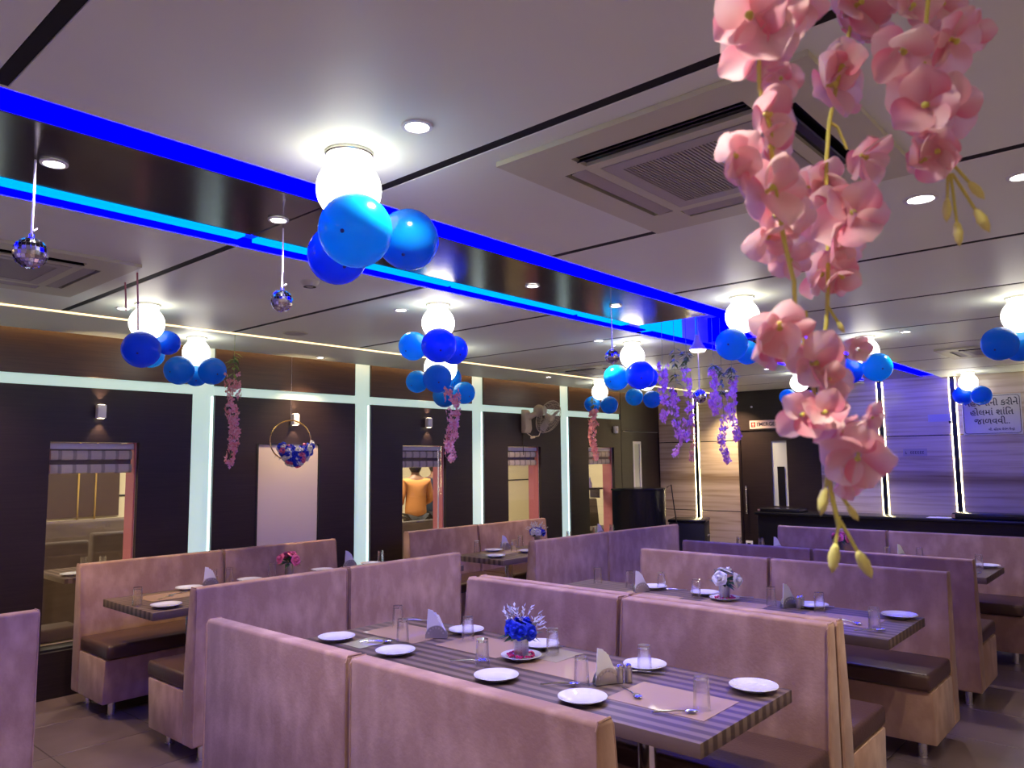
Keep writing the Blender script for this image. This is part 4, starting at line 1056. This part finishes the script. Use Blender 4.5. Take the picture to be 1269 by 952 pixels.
# ---- gold hoop with roses
ph = dep(360, 546, 6.65); hr = .166
t = thing('flower_hoop', 'gold hoop with blue, white and pink roses hung before the white panel', 'hoop', ph, (0, 0, math.radians(-28)))
obj('hoop', B().tube([(0, hr*1.03*math.cos(a*.1309), hr*1.05*math.sin(a*.1309)) for a in range(48)], .0055, 8, True), gold, t)
obj('hang_thread', B().tube([(0, 0, hr), (0, 0, CEIL-ph.z)], .001, 4), stringm, t)
rng = random.Random(4); kk = ['blue', 'white', 'blue', 'white', 'white', 'blue', 'pink', 'blue', 'white', 'blue']
for i in range(64):
    a = 2.39996*i; rr = math.sqrt((i+.5)/64)
    cy_, cz_ = .045+.155*rr*math.cos(a), -hr*.86+.085*rr*math.sin(a)
    c = Vector((.075*math.sqrt(max(0, 1-rr*rr))+rng.uniform(-.01, .01), cy_, cz_+.10*(cy_-.045)*(cy_-.045)/.024))
    col = kk[(i*7) % 10]
    if cz_ < -hr*1.15 and col == 'blue' and i % 2: col = 'pink'
    d = Vector((.7, (cy_-.045)*5, (cz_+hr*.86)*7))
    o = link('rose', ROSE[col], t, c, d.to_track_quat('Z', 'Y').to_euler()); o.scale = (1.25,)*3
obj('foliage', (lambda b: ([leaf_fan(b, (-.004, (hr-.02)*math.cos(a), (hr-.02)*math.sin(a)), (-.2, rng.uniform(-1, 1), rng.uniform(-1, .3)), .06, .014) for a in [-R90+.12*k for k in range(-7, 9)]], b)[1])(B()), frond, t)

# ---- black desk and cabinet by the far left door
t = thing('reception_desk', 'tall black curved desk in front of the last window', 'desk', (-5.50, 8.78, 0))
pts = [(-.24, -.32), (.02, -.32)]+[(.02+.30*math.sin(a), -.32*math.cos(a)) for a in [math.pi*k/12 for k in range(1, 12)]]+[(.02, .32), (-.24, .32)]
obj('body', B().prism(pts, 'Z', .03, 1.235), black, t)
obj('desk_top', B().prism([(p_[0]*1.03, p_[1]*1.03) for p_ in pts], 'Z', 1.237, 1.262, .004, 2), black, t)
obj('plinth', B().prism([(p_[0]*.95, p_[1]*.95) for p_ in pts], 'Z', 0, .029), blackm, t)
t = thing('black_cabinet', 'low black cabinet between the desk and the yellow stone panels', 'cabinet', (-5.25, 9.62, 0), (0, 0, math.radians(20)))
obj('body', B().box(-.24, .24, -.26, .26, .06, .78, .012, 2), blackm, t); obj('lid', B().box(-.25, .25, -.27, .27, .782, .82, .01, 2), black, t)
obj('handle', B().tube([(.25, -.1, .60), (.28, -.1, .62), (.28, .02, .62), (.25, .02, .60)], .007, 6), chrome, t)
for sx in (-1, 1):
    for sy in (-1, 1): obj('foot', B().cyl((sx*.19, sy*.2, 0), (sx*.19, sy*.2, .062), .02, n=10), chrome, t)
tag(obj('cable', B().tube([(-5.26, 9.05, 1.262), (-5.22, 9.1, 1.30), (-5.20, 9.13, 1.0), (-5.2, 9.2, .7), (-5.2, 9.22, .25), (-5.2, 9.25, .02)], .008, 6), blackm), 'black cable hanging from the curved desk', 'cable')

# ---- far counter and what stands on it
t = thing('long_counter', 'long black counter along the far wall', 'counter', (-1.9, 9.95, 0))
obj('body', B().box(-2.42, 2.8, -.2, .30, .08, .90, .004, 1), black, t); obj('worktop', B().box(-2.45, 2.82, -.24, .32, .902, .935, .004, 2), black, t); obj('plinth', B().box(-2.40, 2.78, -.17, .28, 0, .079), blackm, t, False)
for x0, x1, z1, lb in ((-4.33, -3.78, .045, 'flat black case on the left end of the long counter'), (-2.05, -1.3, .065, 'flat black case on the long counter below the lettered sign')):
    q = thing('black_case', lb, 'case', ((x0+x1)/2, 9.95, .9355)); hw = (x1-x0)/2
    obj('body', B().box(-hw, hw, -.15, .15, 0, z1, .006, 2), black, q); obj('clasp', B().box(-hw-.004, -hw+.03, -.155, -.15, .01, z1-.01), chrome, q, False)
q = thing('papers', 'loose white paper lying on the long counter below the lettered sign', 'paper', (-2.2, 9.9, .936)); obj('sheet', B().box(-.12, .12, -.09, .09, 0, .002), plasticw, q, False); obj('top_sheet', B().box(-.05, .13, -.07, .08, .002, .005), plasticw, q, False)

# ---- writing
def text(s, size, m, parent, loc, rot, align='CENTER', bold=0.0):
    cu = bpy.data.curves.new('txt', 'FONT'); cu.body = s; cu.size = size; cu.align_x = align; cu.align_y = 'CENTER'; cu.extrude = .0006; cu.offset = bold; cu.resolution_u = 3
    o = bpy.data.objects.new('txt', cu); COL.objects.link(o); bpy.context.view_layer.update()
    me = bpy.data.meshes.new_from_object(o.evaluated_get(bpy.context.evaluated_depsgraph_get())); bpy.data.objects.remove(o)
    me.materials.clear(); me.materials.append(m)
    return link('lettering', me, parent, loc, rot)
FACE = (R90, 0, 0)
t = thing('sign_board', 'white sign board with rounded border and dark lettering on the far wall', 'sign', (-1.69, YF-.012, 2.12))
bw, bh = .30, .235
obj('board', B().box(-bw, bw, -.004, .011, -bh, bh, .003, 1), signw, t)
bd = []
for cx_, cz_, a0 in ((bw-.05, bh-.05, 0), (-bw+.05, bh-.05, R90), (-bw+.05, -bh+.05, math.pi), (bw-.05, -bh+.05, 3*R90)):
    bd += [(cx_+.035*math.cos(a0+k*R90/5), -.006, cz_+.035*math.sin(a0+k*R90/5)) for k in range(6)]
obj('border_line', B().tube(bd, .003, 4, True), inkm, t)
text('મહેરબાની કરીને', .098, inkm, t, (0, -.0055, .135), FACE, bold=.0012)
text('હોલમાં શાંિત', .098, inkm, t, (0, -.0055, .025), FACE, bold=.0012)
text('જાળવવી..', .098, inkm, t, (0, -.0055, -.08), FACE, bold=.0012)
text('લી. હોટલ મેનેજમેન્ટ', .036, inkm, t, (.09, -.0055, -.175), FACE, bold=.0008)
t = thing('emergency_sign', 'pale strip sign with red mark and EMERGENCY above the far door', 'sign', (-4.33, YF-.012, 2.115))
obj('strip', B().box(-.33, .33, -.002, .010, -.058, .058, .002, 1), signp, t)
obj('red_mark', B().box(-.31, -.245, -.0035, -.0021, -.036, .036), red, t, False)
obj('running_figure', B().box(-.292, -.263, -.0045, -.0036, -.004, .012).box(-.282, -.272, -.0045, -.0036, -.028, .028), signp, t, False)
text('EMERGENCY', .074, inkm, t, (-.228, -.0035, .0), FACE, 'LEFT', .0012)
t = thing('small_plaque', 'small pale plaque on the bluish stone panel', 'sign', (-2.535, YF-.006, 1.69))
obj('plate', B().box(-.135, .135, -.002, .005, -.045, .045, .002, 1), mat('plaque', (.42, .36, .34), .3), t)
mk = B()
for k, x_ in enumerate((-.10, -.04, -.015, .012, .04, .066, .092)):
    mk.box(x_-.010, x_+.009, -.003, -.0021, -.016, -.008); mk.box(x_-.010, x_-.004, -.003, -.0021, -.016, .014)
    if k: mk.box(x_-.010, x_+.009, -.003, -.0021, .006, .014)
obj('lettering', mk, inkm, t, False)
t = thing('wall_card', 'blank pale card on the bluish stone panel', 'card', (-2.24, YF-.004, 2.105)); obj('card_face', B().box(-.125, .125, -.001, .003, -.045, .045), mat('card_lilac', (.50, .48, .55), .4), t, False); obj('clip', B().box(.10, .13, -.004, -.001, -.07, -.04), blackm, t, False)
t = thing('door_peephole', 'tiny white sensor on the dark surround above the emergency sign', 'sensor', (-4.62, YF-.012, 2.37)); obj('case', B().lathe([(0, .02), (.012, .018), (.016, 0), (0, 0)], 12), plasticw, t, rot=(R90, 0, 0)); obj('lens', B().box(.02, .04, -.004, .0, -.008, .008), black, t, False)
t = thing('floor_box', 'small white socket plate low on the far door surround', 'socket', (-4.74, YF-.015, .42)); obj('plate', B().box(-.05, .05, 0, .018, -.06, .06, .004, 2), plasticw, t); obj('socket_face', B().box(-.025, .025, -.003, 0, -.03, .03), black, t, False)

# ================================================================== BEHIND THE WINDOWS
def sofa(x, y, L, rot, label, z=.98):
    t = thing('covered_sofa', label, 'sofa', (x, y, 0), (0, 0, rot), 'brown covered sofas in the cream room')
    obj('backrest', B().prism([(0, .12), (0, z-.02), (.03, z), (.10, z-.01), (.15, .45), (.15, .12)], 'X', 0, L, .02, 3), cloth_brown, t)
    obj('seat', B().box(0, L, .15, .62, .34, .46, .03, 3), cloth_brown, t); obj('base', B().box(.02, L-.02, .15, .58, .0, .335), cream, t, False)
    obj('back_base', B().box(.02, L-.02, .01, .14, .0, .12), cream, t, False)
    return t
sofa(-9.0, 2.65, 1.6, R90, 'brown covered sofa farthest behind the first window', 1.06)
sofa(-7.55, 2.15, .56, R90, 'brown covered sofa at the left behind the first window', .97)
sofa(-7.9, 2.86, .62, R90, 'brown covered sofa at the right behind the first window', 1.0)
q = thing('low_seat', 'low brown seat just behind the first window', 'seat', (-6.51, 2.0, 0)); obj('cushion', B().box(-.12, .12, -.25, .25, .34, .44, .02, 3), cloth_brown, q); obj('base', B().box(-.115, .115, -.24, .24, 0, .335), cream, q, False)
obj('veneer_panel', B().box(X2, X2+.03, 2.4, 4.05, 1.0, 2.7), wood2, r2, False); obj('curtain', B().box(X2+.03, X2+.05, 3.02, 3.2, 1.0, 2.6), signp, r2, False)
for yy in (3.55, 3.75): obj('door_line', B().box(X2+.03, X2+.04, yy, yy+.02, .9, 2.2), gold, r2, False)
sofa(-7.2, 5.9, 1.4, R90, 'brown covered sofa in front of the two men', .92)
sofa(-8.3, 11.6, 1.6, -R90, 'brown covered sofa behind the window below the wall fan', .95)
t = thing('side_table', 'table with plates standing behind the first window', 'table', (-7.0, 2.55, 0))
obj('table_top', B().box(-.36, .36, -.34, .34, TZ-.04, TZ, .004, 2), lamX, t); obj('panel_leg', B().box(-.30, .30, -.03, .03, .02, TZ-.041), cream, t, False); obj('foot', B().box(-.3, .3, -.2, .2, 0, .02), blackm, t, False)
for q in ((-6.80, 2.32), (-6.78, 2.56)): P_plate.put((q[0], q[1], TZ+.001), (0, 0, 0), 'white plate, %s of two behind the first window' % ('left' if q[1] < 2.4 else 'right'), 'white plates')
for k, q in enumerate(((-7.08, 2.50), (-7.0, 2.62))): P_glass.put((q[0], q[1], TZ+.001), (0, 0, 0), 'upturned glass, %s of two behind the first window' % ('left' if k == 0 else 'right'), 'glass tumblers')

def skin(name, m, parent, verts, edges_, radii, root=0, sub=2):
    me = bpy.data.meshes.new(name); me.from_pydata(verts, edges_, []); o = link(name, me, parent)
    md = o.modifiers.new('skin', 'SKIN'); md.use_smooth_shade = True
    sv = me.skin_vertices[0].data
    for i, r_ in enumerate(radii):
        sv[i].radius = r_ if isinstance(r_, tuple) else (r_, r_)
        sv[i].use_root = (i == root)
    ms = o.modifiers.new('sub', 'SUBSURF'); ms.levels = sub; ms.render_levels = sub
    me.materials.append(m)
    return o
def man(loc, rz, label, shirt, arm=1):
    """standing man about 1.66 m, facing +y locally"""
    t = thing('person', label, 'person', loc, (0, 0, rz))
    # head, neck and hands carried by one continuous body
    V = [(0, 0, .92), (0, -.01, 1.10), (0, -.015, 1.28), (0, -.01, 1.38), (0, .005, 1.45), (0, .025, 1.54), (0, .03, 1.61)]
    E_ = [(0, 1), (1, 2), (2, 3), (3, 4), (4, 5), (5, 6)]
    Rr = [(.13, .10), (.12, .09), (.15, .10), (.09, .075), (.052, .055), (.078, .094), (.060, .075)]
    def add(p, par, r_): V.append(p); E_.append((par, len(V)-1)); Rr.append(r_); return len(V)-1
    for s in (-1, 1):
        a = add((s*.17, -.01, 1.345), 3, .055); b_ = add((s*.225, -.01, 1.08), a, .042); c = add((s*.16, .20, 1.02), b_, .034); hnd = add((s*.14, .28, 1.03), c, (.032, .022))
        for k in range(4): f1 = add((s*(.165-.017*k), .335, 1.035), hnd, .009); add((s*(.165-.017*k), .375, 1.02), f1, .008)
        th = add((s*.105, .30, 1.045), hnd, .010); add((s*.095, .335, 1.05), th, .009)
        lg = add((s*.09, 0, .86), 0, .085); kn = add((s*.10, .015, .48), lg, .058); an = add((s*.10, -.02, .08), kn, .04); add((s*.115, .13, .03), an, (.04, .03))
    skin('body', skinm, t, V, E_, Rr)
    sh = [(0, 0, .80), (0, -.01, .95), (0, -.015, 1.12), (0, -.02, 1.28), (0, -.01, 1.37), (0, .0, 1.415)]
    se = [(0, 1), (1, 2), (2, 3), (3, 4), (4, 5)]; sr = [(.185, .145), (.175, .135), (.165, .125), (.18, .125), (.125, .095), (.07, .07)]
    for s in (-1, 1):
        i = len(sh); sh += [(s*.175, -.01, 1.345), (s*.235, -.015, 1.08), (s*.17, .17, 1.02)]; se += [(4, i), (i, i+1), (i+1, i+2)]; sr += [.072, .058, .05]
    skin('shirt', shirt, t, sh, se, sr)
    tv = [(0, 0, .88)]; te = []; tr_ = [(.14, .115)]
    for s in (-1, 1):
        i = len(tv); tv += [(s*.095, 0, .80), (s*.10, .015, .48), (s*.10, -.02, .10)]; te += [(0, i), (i, i+1), (i+1, i+2)]; tr_ += [.10, .075, .062]
    skin('trousers', trous, t, tv, te, tr_)
    hb = B().sphere((0, .008, 1.572), .096, .93, 1.10, 1.15, 20, 14)
    bmesh.ops.delete(hb.bm, geom=[v for v in hb.bm.verts if v.co.y > .05 and v.co.z < 1.63 or v.co.z < 1.475], context='VERTS')
    obj('hair', hb, hairm, t)
    for s in (-1, 1):
        obj('ear', B().sphere((s*.083, .02, 1.555), .024, .45, .75, 1.2, 10, 8), skinm, t)
        obj('eye', B().sphere((s*.03, .112, 1.565), .010, 1.2, .6, .8, 8, 6), black, t)
        obj('shoe', B().sphere((s*.11, .06, .035), .05, .9, 2.3, .75, 14, 8), blackm, t)
    obj('nose', B().prism([(.112, 1.57), (.138, 1.535), (.112, 1.525)], 'X', -.013, .013, .004, 1), skinm, t)
    obj('mouth', B().box(-.022, .022, .108, .117, 1.498, 1.506, .002, 1), mat('lips', (.16, .06, .05), .5), t)
    return t
pm = dep(515, 600, 11.3); man((pm.x, pm.y, 0), math.radians(68), 'man in an orange shirt seen from behind through the window', orange)
pm = dep(539, 600, 12.0); man((pm.x, pm.y, 0), math.radians(70), 'man in a dark shirt half hidden beside the orange shirt', navy)
t = thing('bottle_vase', 'small lilac bottle standing behind the window above the black desk', 'bottle', (-6.26, wins[5]+.02, WZ0+.0155)); t.location = (xc0-.10, wins[5]+.08, 1.245)
obj('body', B().lathe([(0, 0), (.03, 0), (.032, .01), (.03, .07), (.012, .10), (.011, .14), (0, .14)], 16), mat('lilac_glass', (.35, .3, .6), .2), t); obj('cap', B().cyl((0, 0, .14), (0, 0, .155), .013, n=10), plasticw, t)
t = thing('window_shelf', 'dark shelf carrying the lilac bottle behind the last window', 'shelf', (xc0-.13, wins[5], 1.22)); obj('board', B().box(-.1, .1, -.3, .3, 0, .0245), blackm, t, False); obj('bracket', B().box(-.08, .08, -.25, -.23, -.12, 0).box(-.08, .08, .23, .25, -.12, 0), blackm, t, False)
